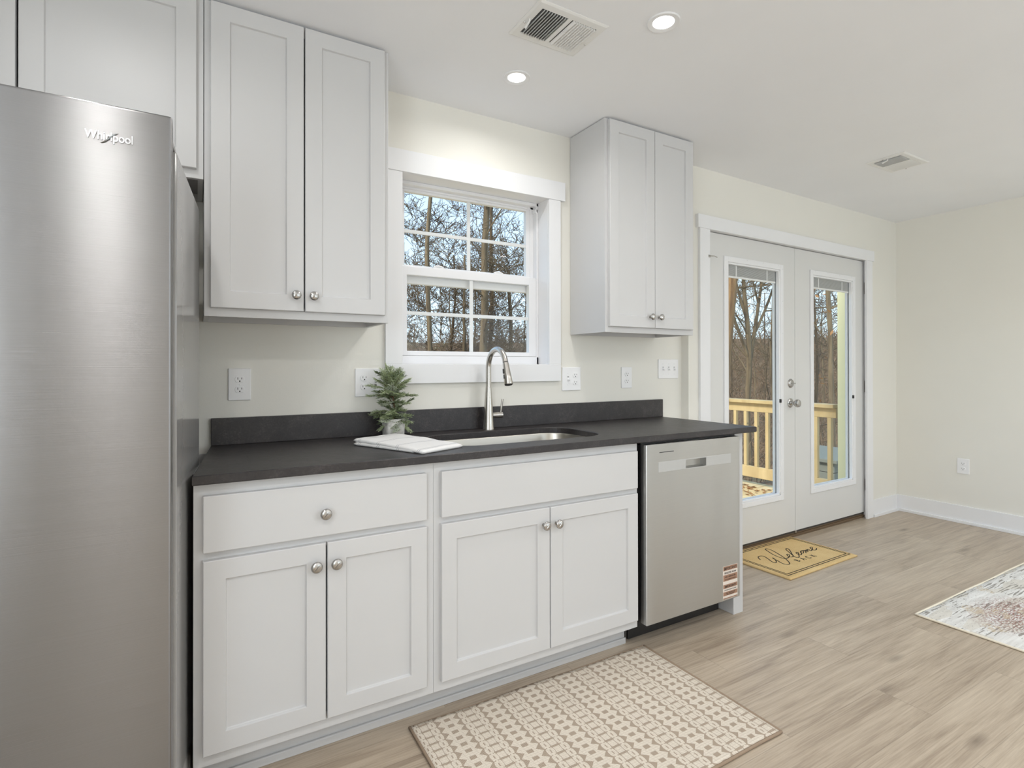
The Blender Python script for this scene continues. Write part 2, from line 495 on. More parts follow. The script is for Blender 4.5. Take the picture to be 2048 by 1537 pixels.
def obj(name, bm, mat, parent=None, smooth=False, loc=None):
    me = bpy.data.meshes.new(name)
    bmesh.ops.recalc_face_normals(bm, faces=bm.faces[:])
    if smooth:
        for f in bm.faces: f.smooth = True
    bm.to_mesh(me); bm.free()
    o = bpy.data.objects.new(name, me); COL.objects.link(o)
    for m in (mat if isinstance(mat, (list, tuple)) else [mat]): me.materials.append(m)
    if smooth and smooth != 'all':
        try: me.set_sharp_from_angle(angle=R(38))
        except Exception: pass
    if parent: o.parent = parent
    if loc: o.location = loc
    return o
def new(): return bmesh.new()
def thing(name, label, cat, loc=(0, 0, 0), group=None):
    o = bpy.data.objects.new(name, None); COL.objects.link(o)
    o.location = loc; o.empty_display_size = 0.1
    tag(o, label, cat, group)
    return o
def tag(o, label, cat, group=None):
    o['label'] = label; o['category'] = cat
    if group: o['group'] = group
    return o
def struct(o): o['kind'] = 'structure'; return o
def keep(o, parent):
    """parent a mesh whose coordinates are in world space under a thing with an offset"""
    o.parent = parent
    o.matrix_parent_inverse = Matrix.Translation(parent.location).inverted() if parent.type == 'EMPTY' else Matrix()
    return o
def text_mesh(bm, s, size, mat, depth=0.0004, bold=0.0, align='CENTER', font_scale_x=1.0):
    c = bpy.data.curves.new('t', 'FONT'); c.body = s; c.size = size; c.extrude = depth; c.align_x = align; c.offset = bold; c.resolution_u = 4
    o = bpy.data.objects.new('t', c); COL.objects.link(o)
    dg = bpy.context.evaluated_depsgraph_get(); dg.update()
    me = bpy.data.meshes.new_from_object(o.evaluated_get(dg))
    t = bmesh.new(); t.from_mesh(me); bpy.data.meshes.remove(me)
    bpy.data.objects.remove(o); bpy.data.curves.remove(c)
    bmesh.ops.transform(t, matrix=Matrix.Diagonal((font_scale_x, 1, 1, 1)), verts=t.verts[:])
    absorb(bm, t, mat)
def face_mat(x, y, z):
    """text plane facing -y (readable from the room)"""
    return Matrix.Translation((x, y, z)) @ Matrix.Rotation(R(90), 4, 'X')

def shaker(bm, x0, x1, z0, z1, yb, yf, st=0.057, rec=0.009):
    """five-piece door: front at yf (< yb), recessed centre panel"""
    t = bmesh.new()
    b = 0.0022
    def ring(dx, y): return [t.verts.new(p) for p in ((x0 + dx, y, z0 + dx), (x1 - dx, y, z0 + dx), (x1 - dx, y, z1 - dx), (x0 + dx, y, z1 - dx))]
    rs = [ring(0, yb), ring(0, yf + b), ring(b * 0.35, yf + b * 0.35), ring(b, yf), ring(st - 0.001, yf), ring(st, yf + 0.001), ring(st + 0.002, yf + rec - 0.001), ring(st + 0.004, yf + rec)]
    t.faces.new(rs[0])
    for a, c in zip(rs, rs[1:]):
        for i in range(4): t.faces.new((a[i], a[(i + 1) % 4], c[(i + 1) % 4], c[i]))
    t.faces.new(rs[-1])
    bmesh.ops.recalc_face_normals(t, faces=t.faces[:])
    absorb(bm, t)
def slab(bm, x0, x1, z0, z1, yb, yf): box(bm, x0, x1, yf, yb, z0, z1, 0.0025)

def rot_to_front(x, y, z):
    """lathe axis +z -> -y (towards the room)"""
    return Matrix.Translation((x, y, z)) @ Matrix.Rotation(R(90), 4, 'X')
def knob_mesh(x, y, z, s=1.0):
    bm = new()
    prof = [(0, 0), (0.0085, 0), (0.0085, 0.0015), (0.0055, 0.003), (0.0048, 0.010), (0.0065, 0.0145), (0.0135, 0.0170), (0.0162, 0.0195), (0.0160, 0.0225), (0.0135, 0.0255), (0.0090, 0.0275), (0.0045, 0.0284), (0, 0.0286)]
    lathe(bm, [(r * s, h * s) for r, h in prof], 24, rot_to_front(x, y, z))
    # swirl ridge over the dome
    pts = []
    for k in range(9):
        a = -0.0125 + k * 0.025 / 8
        h = 0.0288 - 0.0045 * (a / 0.0145) ** 2 * 1.2
        c, sn = math.cos(R(32)), math.sin(R(32))
        xx = a * c - 0.0022 * math.sin(a / 0.0125 * 3.1) * sn
        zz = a * sn + 0.0022 * math.sin(a / 0.0125 * 3.1) * c
        pts.append(Vector((x + xx * s, y - (h - 0.0006) * s, z + zz * s)))
    tube(bm, pts, [0.0007 * s, 0.0014 * s, 0.0018 * s, 0.002 * s, 0.0021 * s, 0.002 * s, 0.0018 * s, 0.0014 * s, 0.0007 * s], 6)
    return bm

# door-wall frame: the wall with the french doors stands 1.2 degrees off the kitchen wall
TH = math.atan(0.0533 / 2.52)
XR = 3.53
WALLM = Matrix.Translation((XR, 0, 0)) @ Matrix.Rotation(TH, 4, 'Z') @ Matrix.Translation((-XR, 0, 0))
HC = 2.438

# ------------------------------------------------------------ room shell
YB, XL = -4.9, -2.85
bm = new(); box(bm, XL - 0.12, XR + 0.12, YB - 0.12, 0.16, -0.10, 0.0)
o = struct(obj('floor', bm, M['floor']))
# a low outside sill continues the floor under the doors
bm = new(); box(bm, XL - 0.12, XR + 0.12, YB - 0.12, 0.30, HC, HC + 0.14)
struct(obj('ceiling', bm, M['ceiling']))
bm = new()
WT = 0.16
wx0, wx1, wz0, wz1 = -0.832, -0.022, 1.214, 2.100      # window rough opening
box(bm, XL - 0.12, wx0, 0, WT, -0.10, HC); box(bm, wx1, 0.99, 0, WT, -0.10, HC)
box(bm, wx0, wx1, 0, WT, -0.10, wz0); box(bm, wx0, wx1, 0, WT, wz1, HC)
struct(obj('wall_kitchen', bm, M['wall']))
bm = new()
dx0, dx1, dz1 = 1.122, 3.066, 2.088
box(bm, 0.948, dx0, 0, WT, -0.10, HC); box(bm, dx1, XR + 0.12, 0, WT, -0.10, HC); box(bm, dx0, dx1, 0, WT, dz1, HC)
o = struct(obj('wall_patio', bm, M['wall'])); o.matrix_world = WALLM
bm = new(); box(bm, XR, XR + 0.12, YB - 0.12, 0.0, -0.10, HC); struct(obj('wall_right', bm, M['wall']))
bm = new()                                            # left wall with an added opening for the side fill lamp
box(bm, XL - 0.12, XL, YB, -3.75, 0, HC); box(bm, XL - 0.12, XL, -2.35, 0, 0, HC); box(bm, XL - 0.12, XL, -3.75, -2.35, 0, 0.8); box(bm, XL - 0.12, XL, -3.75, -2.35, 2.1, HC)
struct(obj('wall_left', bm, M['wall']))
bm = new()
for a, b_, z0, z1 in ((XL - 0.12, 0.0, 0, HC), (1.3, 1.9, 0, HC), (3.2, XR + 0.12, 0, HC), (0.0, 1.3, 0, 0.8), (0.0, 1.3, 2.1, HC), (1.9, 3.2, 0, 0.6), (1.9, 3.2, 2.1, HC)):
    box(bm, a, b_, YB - 0.12, YB, z0, z1)
struct(obj('wall_back', bm, M['wall']))

def baseboard(name, boxes, mat=None, xf=None):
    bm = new()
    for q in boxes: box(bm, *q, 0.002)
    o = struct(obj(name, bm, M['trim']))
    if xf: o.matrix_world = xf
    return o
baseboard('baseboard_right', [(XR - 0.014, XR, YB, -0.004, 0, 0.135), (XR - 0.027, XR - 0.014, YB, -0.012, 0, 0.022)])
baseboard('baseboard_patio', [(3.106, XR - 0.016, -0.014, 0, 0, 0.135), (3.108, XR - 0.020, -0.027, -0.014, 0, 0.022), (0.952, 1.030, -0.014, 0, 0, 0.135)], xf=WALLM)
baseboard('baseboard_back', [(XL, XR, YB, YB + 0.014, 0, 0.135)])
baseboard('baseboard_left', [(XL, XL + 0.014, YB + 0.02, -1.0, 0, 0.135)])

# ------------------------------------------------------------ french doors
def wobj(name, bm, mat, parent=None, smooth=False):
    o = obj(name, bm, mat, parent, smooth)
    if parent is None: o.matrix_world = WALLM
    return o
bm = new()     # casing
box(bm, 1.035, 1.124, -0.018, 0, 0, 2.064, 0.0015); box(bm, 3.012, 3.101, -0.018, 0, 0, 2.064, 0.0015)
box(bm, 1.014, 3.141 - 0.018, -0.022, 0, 2.064, 2.146, 0.0015)
struct(wobj('trim_1', bm, M['trim']))
bm = new()     # jamb
box(bm, dx0, 1.150, 0.0, 0.13, 0, 2.070, 0.001); box(bm, 3.048, dx1, 0.0, 0.13, 0, 2.070, 0.001); box(bm, dx0, dx1, 0.0, 0.13, 2.068, dz1, 0.001)
box(bm, 1.150, 1.162, 0.070, 0.13, 0, 2.066); box(bm, 3.036, 3.048, 0.070, 0.13, 0, 2.066)
struct(wobj('trim_2', bm, M['trim']))
bm = new(); box(bm, dx0, dx1, 0.024, 0.20, 0.0, 0.020, 0.003); box(bm, dx0, dx1, 0.03, 0.06, 0.020, 0.030, 0.003)
struct(wobj('trim_3', bm, M['threshold']))

def french_door(name, x0, x1, l0, l1, handle):
    zb, zt = 0.046, 2.062
    f, bk = 0.021, 0.065
    lz0, lz1 = 0.30, 1.912          # opening of the glass lite
    a0, a1 = l0 + 0.022, l1 - 0.022
    bm = new()
    box(bm, x0, a0, f, bk, zb, zt, 0.0015); box(bm, a1, x1, f, bk, zb, zt, 0.0015)
    box(bm, a0 - 0.002, a1 + 0.002, f, bk, zb, lz0); box(bm, a0 - 0.002, a1 + 0.002, f, bk, lz1, zt)
    d = struct(wobj(name, bm, M['door']))
    # lite frame on the room side and a twin outside
    for side in (0, 1):
        bm = new()
        y0, y1 = ((f - 0.010, f) if side == 0 else (bk, bk + 0.010))
        w = 0.036
        fz0, fz1 = 0.286, 1.926
        for q in ((l0, l0 + w, fz0, fz1), (l1 - w, l1, fz0, fz1), (l0 + w - 0.002, l1 - w + 0.002, fz0, fz0 + w), (l0 + w - 0.002, l1 - w + 0.002, fz1 - w, fz1)):
            box(bm, q[0], q[1], y0, y1, q[2], q[3], 0.003)
        # inner sloped bead
        yy0, yy1 = ((f - 0.004, f + 0.018) if side == 0 else (f + 0.030, bk + 0.002))
        w2 = 0.012
        for q in ((l0 + w, l0 + w + w2, fz0 + w, fz1 - w), (l1 - w - w2, l1 - w, fz0 + w, fz1 - w), (l0 + w, l1 - w, fz0 + w, fz0 + w + w2), (l0 + w, l1 - w, fz1 - w - w2, fz1 - w)):
            box(bm, q[0], q[1], yy0, yy1, q[2], q[3], 0.002)
        if side == 0:
            for k in range(8):
                z = 0.34 + k * 0.222
                for xx in (l0 + 0.008, l1 - 0.010):
                    lathe(bm, [(0, 0), (0.0042, 0), (0.003, 0.0012), (0, 0.0014)], 8, rot_to_front(xx, y0, z))
            for k in range(4):
                for zz in (fz0 + 0.009, fz1 - 0.009):
                    lathe(bm, [(0, 0), (0.0042, 0), (0.003, 0.0012), (0, 0.0014)], 8, rot_to_front(l0 + 0.06 + k * (l1 - l0 - 0.12) / 3, y0, zz))
        fr = wobj('glass_frame', bm, M['trim'], d)
    g0, g1, gz0, gz1 = l0 + 0.040, l1 - 0.040, 0.322, 1.890
    for y in (f + 0.017, f + 0.031):
        bm = new(); box(bm, g0, g1, y, y + 0.002, gz0, gz1)
        wobj('glass_pane', bm, M['glass'], d)
    # raised blind between the panes
    bm = new()
    n = 16
    for k in range(n):
        z = 1.812 + k * 0.0043
        box(bm, g0 + 0.012, g1 - 0.014, f + 0.0195, f + 0.0305, z, z + 0.0022)
    bl = wobj('raised_blind', bm, M['blind'], d)
    bm = new(); box(bm, g0 + 0.006, g1 - 0.008, f + 0.0195, f + 0.0305, 1.797, 1.810, 0.002); wobj('bottom_rail', bm, M['plastic'], bl)
    bm = new(); box(bm, g0, g1, f + 0.0195, f + 0.0305, 1.884, 1.892, 0.001); wobj('head_rail', bm, M['plastic'], bl)
    for xx in (0.20, 0.80):
        bm = new(); box(bm, g0 + (g1 - g0) * xx, g0 + (g1 - g0) * xx + 0.010, f + 0.0192, f + 0.0196, 1.80, 1.888); wobj('ladder_tape', bm, M['plastic'], bl)
    # operator strip and sliders on the right of the lite
    bm = new(); box(bm, l1 - 0.047, l1 - 0.036, f - 0.006, f + 0.010, 0.34, 1.84, 0.002); box(bm, l1 - 0.052, l1 - 0.047, f - 0.006, f + 0.004, 0.83, 1.00, 0.001)
    op = wobj('blind_operator', bm, M['plastic'], d)
    bm = new(); box(bm, l1 - 0.048, l1 - 0.034, f - 0.016, f - 0.004, 0.965, 0.990, 0.003); wobj('slider', bm, M['black'], op)
    bm = new(); box(bm, x0 + 0.002, x1 - 0.002, f + 0.006, bk - 0.006, 0.031, zb + 0.002); wobj('door_sweep', bm, M['foam'], d)
    return d
d1 = french_door('door_1', 1.153, 2.083, 1.300, 1.935, True)
d2 = french_door('door_2', 2.087, 3.045, 2.272, 2.896, False)
# lock and knob on the left leaf
def on_door(parent, name, bm, mat): return wobj(name, bm, mat, parent, True)
yf = 0.021
bm = new(); lathe(bm, [(0, 0), (0.031, 0), (0.032, 0.004), (0.028, 0.010), (0.020, 0.014), (0, 0.014)], 28, rot_to_front(2.028, yf, 1.097))
dbolt = on_door(d1, 'deadbolt', bm, M['knob'])
bm = new(); box(bm, 2.012, 2.044, yf - 0.032, yf - 0.013, 1.0935, 1.1005, 0.003); on_door(dbolt, 'thumb_turn', bm, M['knob'])
bm = new(); lathe(bm, [(0, 0), (0.032, 0), (0.033, 0.004), (0.028, 0.008), (0.016, 0.012), (0.011, 0.020), (0.011, 0.032), (0.020, 0.037), (0.027, 0.046), (0.0285, 0.056), (0.025, 0.066), (0.014, 0.071), (0, 0.072)], 28, rot_to_front(2.024, yf, 0.958))
on_door(d1, 'doorknob', bm, M['knob'])
for z in (1.847, 1.055, 0.265):
    bm = new(); box(bm, 3.047, 3.062, yf - 0.004, yf + 0.012, z - 0.047, z + 0.047, 0.001)
    for k in range(3): lathe(bm, [(0, -0.0155), (0.007, -0.015), (0.007, 0.015), (0, 0.0155)], 12, Matrix.Translation((3.048, yf - 0.008, z - 0.031 + k * 0.031)))
    on_door(d2, 'hinge', bm, M['hingem'])
bm = new(); box(bm, 2.078, 2.092, yf - 0.004, yf + 0.02, 0.030, 0.047, 0.001); on_door(d1, 'astragal_foot', bm, M['hingem'])
# small swing hook by the top left of the left leaf
bm = new(); box(bm, 1.108, 1.126, -0.021, -0.018, 1.890, 1.905, 0.001)
tube(bm, [(1.118, -0.022, 1.898), (1.128, -0.030, 1.897), (1.150, -0.030, 1.899), (1.175, -0.026, 1.896), (1.190, -0.018, 1.898)], [0.003, 0.0035, 0.003, 0.0028, 0.0032], 8)
o = wobj('hook_latch', bm, M['hingem'], None, True)
tag(o, 'small metal hook latch at the top left of the french doors', 'latch')

# ------------------------------------------------------------ kitchen window
TY = -0.018
bm = new()
box(bm, -0.897, -0.820, TY, 0, 1.229, 2.086, 0.0015); box(bm, -0.035, 0.038, TY, 0, 1.229, 2.086, 0.0015)
box(bm, -0.897, 0.038, TY, 0, 1.142, 1.229, 0.0015); box(bm, -0.925, 0.0655, TY - 0.004, 0, 2.086, 2.183, 0.0015)
struct(obj('trim_4', bm, M['trim']))
bm = new()     # jamb liner
box(bm, -0.832, -0.820, 0, 0.145, 1.217, 2.098, 0.001); box(bm, -0.035, -0.023, 0, 0.145, 1.217, 2.098, 0.001)
box(bm, -0.832, -0.023, 0, 0.145, 1.217, 1.229, 0.001); box(bm, -0.832, -0.023, 0, 0.145, 2.086, 2.098, 0.001)
# vinyl frame steps
for (y0, y1, w, wt, wb) in ((0.085, 0.150, 0.012, 0.016, 0.040), (0.120, 0.158, 0.030, 0.026, 0.044)):
    box(bm, -0.820, -0.820 + w, y0, y1, 1.229, 2.086, 0.002); box(bm, -0.035 - w, -0.035, y0, y1, 1.229, 2.086, 0.002)
    box(bm, -0.820, -0.035, y0, y1, 2.086 - wt, 2.086, 0.002); box(bm, -0.820, -0.035, y0, y1, 1.229, 1.229 + wb, 0.002)
win = struct(obj('window_1', bm, M['vinyl']))
def sash(name, x0, x1, z0, z1, y0, y1, sl, sr, top, bot, mz, locks=False):
    bm = new()
    box(bm, x0, x0 + sl, y0, y1, z0, z1, 0.003); box(bm, x1 - sr, x1, y0, y1, z0, z1, 0.003)
    box(bm, x0 + sl - 0.003, x1 - sr + 0.003, y0, y1, z0, z0 + bot, 0.003); box(bm, x0 + sl - 0.003, x1 - sr + 0.003, y0, y1, z1 - top, z1, 0.003)
    s = obj(name, bm, M['vinyl'], win)
    gx0, gx1, gz0, gz1 = x0 + sl, x1 - sr, z0 + bot, z1 - top
    bm = new()      # grille
    cx = (gx0 + gx1) / 2; ym = (y0 + y1) / 2 - 0.006
    box(bm, cx - 0.0095, cx + 0.0095, ym - 0.004, ym + 0.004, gz0, gz1, 0.002); box(bm, gx0, gx1, ym - 0.0042, ym + 0.0042, mz - 0.0085, mz + 0.0085, 0.002)
    obj('grille', bm, M['vinyl'], s)
    bm = new(); box(bm, gx0 - 0.004, gx1 + 0.004, ym - 0.007, ym - 0.005, gz0 - 0.004, gz1 + 0.004); obj('glass_pane', bm, M['glass'], s)
    return s
us = sash('upper_sash', -0.792, -0.058, 1.612, 2.062, 0.125, 0.152, 0.030, 0.030, 0.014, 0.090, 1.862)
ls = sash('lower_sash', -0.806, -0.045, 1.270, 1.690, 0.092, 0.122, 0.045, 0.045, 0.042, 0.022, 1.470)
for xx in (-0.60, -0.27):
    bm = new(); box(bm, xx - 0.030, xx + 0.030, 0.094, 0.118, 1.6885, 1.696, 0.003)
    tube(bm, [(xx - 0.024, 0.104, 1.698), (xx, 0.104, 1.704), (xx + 0.026, 0.100, 1.698)], [0.004, 0.006, 0.003], 8)
    obj('sash_lock', bm, M['vinyl'], ls, True)
bm = new(); box(bm, -0.052, -0.036, 0.085, 0.12, 2.035, 2.058, 0.004); obj('balance_cover', bm, M['vinyl'], win)

# ------------------------------------------------------------ upper cabinets
def upper_cabinet(label, x0, x1, z0, z1, yf, doors, knobs, group=None, panel_mat='cab'):
    t = thing('wall_cabinet', label, 'cabinet', ((x0 + x1) / 2, -0.001, z0), group)
    bm = new()
    fw = 0.038; th = 0.016
    yb = -0.002
    # box: sides, top, recessed bottom, back
    box(bm, x0, x0 + th, yf + 0.018, yb, z0, z1, 0.0008); box(bm, x1 - th, x1, yf + 0.018, yb, z0, z1, 0.0008)
    box(bm, x0 + th, x1 - th, yf + 0.018, yb, z1 - th, z1)
    # face frame
    box(bm, x0, x0 + fw, yf, yf + 0.019, z0, z1, 0.001); box(bm, x1 - fw, x1, yf, yf + 0.019, z0, z1, 0.001)
    box(bm, x0 + fw - 0.001, x1 - fw + 0.001, yf, yf + 0.019, z0, z0 + fw); box(bm, x0 + fw - 0.001, x1 - fw + 0.001, yf, yf + 0.019, z1 - fw, z1)
    # hanging rail under the bottom, at the back
    box(bm, x0 + th, x1 - th, yb - 0.018, yb, z0, z0 + 0.022)
    keep(obj('cabinet_body', bm, M['cab']), t)
    bm = new(); box(bm, x0 + th, x1 - th, yf + 0.019, yb, z0 + 0.022, z0 + 0.034)
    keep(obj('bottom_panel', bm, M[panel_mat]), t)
    bm = new(); box(bm, x0 + th, x1 - th, yb - 0.006, yb, z0 + 0.034, z1 - th)
    keep(obj('back_panel', bm, M['cab_in']), t)
    for i, (a, b_) in enumerate(doors):
        bm = new(); shaker(bm, a, b_, z0 + 0.028, z1 - 0.006, yf - 0.0005, yf - 0.019)
        d = keep(obj('cabinet_door', bm, M['cab']), t)
        if knobs[i] is not None:
            k = obj('knob', knob_mesh(knobs[i][0], yf - 0.019, knobs[i][1]), M['knob'], d, True)
    return t
UF = -0.2865
upper_cabinet('tall white shaker wall cabinet left of the window', -1.590, -0.969, 1.386, 2.434, UF, [(-1.572, -1.2815), (-1.2765, -0.987)], [(-1.309, 1.469), (-1.250, 1.469)])
upper_cabinet('tall white shaker wall cabinet right of the window', 0.110, 0.726, 1.386, 2.434, UF, [(0.127, 0.4245), (0.4275, 0.708)], [(0.391, 1.470), (0.452, 1.470)])
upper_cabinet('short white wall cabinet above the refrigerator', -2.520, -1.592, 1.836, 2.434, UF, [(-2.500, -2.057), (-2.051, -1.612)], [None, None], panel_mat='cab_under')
# ------------------------------------------------------------ base cabinets
BF = -0.610
def base_cabinet(label, x0, x1, drawer, doors, knobs):
    t = thing('base_cabinet', label, 'cabinet', ((x0 + x1) / 2, -0.3, 0.0))
    z0, z1 = 0.116, 0.8935
    bm = new(); th = 0.016; fw = 0.034
    box(bm, x0, x0 + th, BF + 0.018, -0.01, 0.10, z1); box(bm, x1 - th, x1, BF + 0.018, -0.01, 0.10, z1)
    box(bm, x0 + th, x1 - th, BF + 0.018, -0.01, z0, z0 + th); box(bm, x0 + th, x1 - th, -0.022, -0.01, z0, z1)
    box(bm, x0, x0 + fw, BF, BF + 0.019, 0.108, z1, 0.001); box(bm, x1 - fw, x1, BF, BF + 0.019, 0.108, z1, 0.001)
    box(bm, x0 + fw - 0.001, x1 - fw + 0.001, BF, BF + 0.019, 0.108, 0.158); box(bm, x0 + fw - 0.001, x1 - fw + 0.001, BF, BF + 0.019, z1 - 0.042, z1)
    box(bm, x0 + fw - 0.001, x1 - fw + 0.001, BF, BF + 0.019, 0.668, 0.716)
    keep(obj('cabinet_body', bm, M['cab']), t)
    bm = new(); slab(bm, drawer[0], drawer[1], 0.703, 0.8605, BF - 0.0005, BF - 0.019)
    dr = keep(obj('drawer_front', bm, M['cab']), t)
    if knobs[0]: obj('knob', knob_mesh(knobs[0][0], BF - 0.019, knobs[0][1], 1.06), M['knob'], dr, True)
    for i, (a, b_) in enumerate(doors):
        bm = new(); shaker(bm, a, b_, 0.1445, 0.681, BF - 0.0005, BF - 0.019, 0.056)
        d = keep(obj('cabinet_door', bm, M['cab']), t)
        obj('knob', knob_mesh(knobs[i + 1][0], BF - 0.019, knobs[i + 1][1], 1.06), M['knob'], d, True)
    return t
base_cabinet('white base cabinet with one drawer beside the refrigerator', -1.619, -0.9150, (-1.596, -0.944), [(-1.596, -1.2705), (-1.2655, -0.944)], [(-1.274, 0.773), (-1.301, 0.618), (-1.242, 0.617)])
base_cabinet('white sink base cabinet left of the dishwasher', -0.9145, 0.012, (-0.891, 0.0), [(-0.891, -0.4485), (-0.4445, 0.0)], [None, (-0.476, 0.619), (-0.418, 0.618)])
bm = new(); box(bm, -1.619, 0.020, -0.520, -0.506, 0, 0.112, 0.001)
prism(bm, [(-1.619, -0.520), (0.020, -0.520), (0.020, -0.530), (-1.619, -0.530)], 0, 0.026, 0.003)
struct(obj('baseboard_cabinets', bm, M['cab']))
# finished end panel right of the dishwasher
bm = new(); box(bm, 0.662, 0.733, -0.588, -0.004, 0, 0.8935, 0.002)
tag(obj('end_panel', bm, M['cab']), 'white end panel holding up the countertop right of the dishwasher', 'panel')

# ------------------------------------------------------------ countertop with sink cut-out
ZT, ZB = 0.921, 0.894
SX0, SX1, SY0, SY1, SR = -0.785, -0.060, -0.515, -0.135, 0.115
def rrect(x0, x1, y0, y1, r, n=10):
    pts = []
    for cx, cy, a0 in ((x1 - r, y1 - r, 0), (x0 + r, y1 - r, 90), (x0 + r, y0 + r, 180), (x1 - r, y0 + r, 270)):
        for k in range(n + 1):
            a = R(a0 + 90 * k / n); pts.append((cx + r * math.cos(a), cy + r * math.sin(a)))
    return pts
def counter_mesh():
    bm = new()
    outer = [(-1.622, -0.640), (0.772, -0.640), (0.772, -0.001), (-1.564, -0.001)]
    hole = rrect(SX0, SX1, SY0, SY1, SR)
    # strips: build top from quads radiating around the hole
    import itertools
    def ring(pts, z): return [bm.verts.new((p[0], p[1], z)) for p in pts]
    e = 0.003
    def inset(pts, d):
        cx = sum(p[0] for p in pts) / len(pts); cy = sum(p[1] for p in pts) / len(pts)
        return [(p[0] + (d if p[0] < cx else -d), p[1] + (d if p[1] < cy else -d)) for p in pts]
    ot = ring(inset(outer, e), ZT); om = ring(outer, ZT - e); on = ring(outer, ZB + e); ob = ring(inset(outer, e), ZB)
    grow = rrect(SX0 - e, SX1 + e, SY0 - e, SY1 + e, SR + e)
    ht = ring(grow, ZT); hm = ring(hole, ZT - e); hn = ring(hole, ZB)
    for a, b_ in ((ot, om), (om, on), (on, ob)):
        for i in range(4): bm.faces.new((a[i], a[(i + 1) % 4], b_[(i + 1) % 4], b_[i]))
    n = len(hole)
    for a, b_ in ((ht, hm), (hm, hn)):
        for i in range(n): bm.faces.new((a[i], a[(i + 1) % n], b_[(i + 1) % n], b_[i]))
    # each hole corner arc fans to its outer corner; hole order: +x+y, -x+y, -x-y, +x-y ; outer order: -x-y, +x-y, +x+y, -x+y
    cmap = [2, 3, 0, 1]; m = n // 4
    for vt, oo in ((ht, ot), (hn, ob)):
        for c in range(4):
            oc = oo[cmap[c]]
            for k in range(m - 1): bm.faces.new((vt[c * m + k], vt[c * m + k + 1], oc))
            bm.faces.new((vt[c * m + m - 1], vt[(c * m + m) % n], oo[cmap[(c + 1) % 4]], oc))
    return bm
ct = tag(obj('countertop', counter_mesh(), M['counter']), 'long dark charcoal laminate countertop with an undermount sink cut-out', 'countertop')
bm = new(); box(bm, -1.564, 0.772, -0.0205, -0.0008, ZT, 1.0235, 0.002)
obj('backsplash', bm, M['counter'], ct)
# ------------------------------------------------------------ sink
def sink_mesh():
    bm = new(); rings = []
    prof = [(0.010, ZB - 0.0005, 0), (-0.004, ZB - 0.0005, 0), (-0.006, ZB - 0.006, 0), (-0.012, ZB - 0.15, 0), (-0.022, ZB - 0.185, 0), (-0.045, ZB - 0.200, 0), (-0.10, ZB - 0.204, 0)]
    for g, z, _ in prof:
        r = max(0.03, SR + g * 0.8)
        rings.append([bm.verts.new((p[0], p[1], z)) for p in rrect(SX0 - g, SX1 + g, SY0 - g, SY1 + g, r)])
    n = len(rings[0])
    for a, b_ in zip(rings, rings[1:]):
        for i in range(n): bm.faces.new((a[i], a[(i + 1) % n], b_[(i + 1) % n], b_[i]))
    bm.faces.new(rings[-1])
    return bm
sk = tag(obj('kitchen_sink', sink_mesh(), M['sink'], None, True), 'stainless steel single bowl sink set under the countertop', 'sink')
bm = new(); lathe(bm, [(0, 0), (0.045, 0), (0.045, 0.003), (0.036, 0.004), (0.030, 0.001), (0, 0.001)], 24, Matrix.Translation((-0.42, -0.33, ZB - 0.2035)))
obj('drain', bm, M['nickel'], sk, True)

# ------------------------------------------------------------ faucet
FX, FY = -0.419, -0.072
fa = thing('kitchen_faucet', 'tall brushed nickel gooseneck faucet behind the sink', 'faucet', (FX, FY, ZT))
bm = new(); lathe(bm, [(0, 0), (0.0275, 0), (0.0275, 0.004), (0.0262, 0.008), (0.0235, 0.06), (0.0185, 0.13), (0.0140, 0.190), (0.0132, 0.199), (0, 0.199)], 28, Matrix.Translation((FX, FY, ZT)))
keep(obj('faucet_body', bm, M['nickel'], None, True), fa)
bm = new()
pts = []
zc = ZT + 0.293; rr = 0.083
pts.append((FX, FY, ZT + 0.199)); pts.append((FX, FY, ZT + 0.25))
for k in range(0, 17):
    a = R(k * 10.2)
    pts.append((FX, FY - rr + rr * math.cos(a), zc + rr * math.sin(a)))
end = Vector(pts[-1]); dirv = (end - Vector(pts[-2])).normalized()
tube(bm, pts, 0.0128, 18)
keep(obj('spout', bm, M['nickel'], None, True), fa)
bm = new()
dirv = Vector((0, -0.28, -0.96)).normalized()
p0 = end + dirv * 0.003
seq = [(0.0, 0.0128), (0.006, 0.0138), (0.010, 0.0138), (0.055, 0.0165), (0.098, 0.0200), (0.101, 0.0185)]
tube(bm, [p0 + dirv * a for a, _ in seq], [r for _, r in seq], 20)
sh = keep(obj('spray_head', bm, M['nickel'], None, True), fa)
bm = new(); q = p0 + dirv * 0.1005; tube(bm, [q, q + dirv * 0.003], 0.0165, 18); obj('nozzle', bm, M['black'], sh)
bm = new()
for a0, a1 in ((0.030, 0.050), (0.056, 0.074)):
    tube(bm, [p0 + dirv * a0 + Vector((-0.0155, 0.0, 0)), p0 + dirv * a1 + Vector((-0.0172, 0.0, 0))], 0.0042, 8)
obj('spray_button', bm, M['black'], sh, True)
bm = new()
HZ = ZT + 0.066
tube(bm, [(FX + 0.018, FY, HZ), (FX + 0.030, FY, HZ), (FX + 0.062, FY, HZ), (FX + 0.072, FY, HZ), (FX + 0.074, FY, HZ)], [0.0125, 0.0125, 0.0145, 0.0145, 0.0125], 20)
hd = keep(obj('handle_hub', bm, M['nickel'], None, True), fa)
bm = new(); tube(bm, [(FX + 0.064, FY - 0.002, HZ + 0.006), (FX + 0.072, FY - 0.006, HZ + 0.076)], [0.0048, 0.0055], 12)
obj('lever', bm, M['nickel'], hd, True)

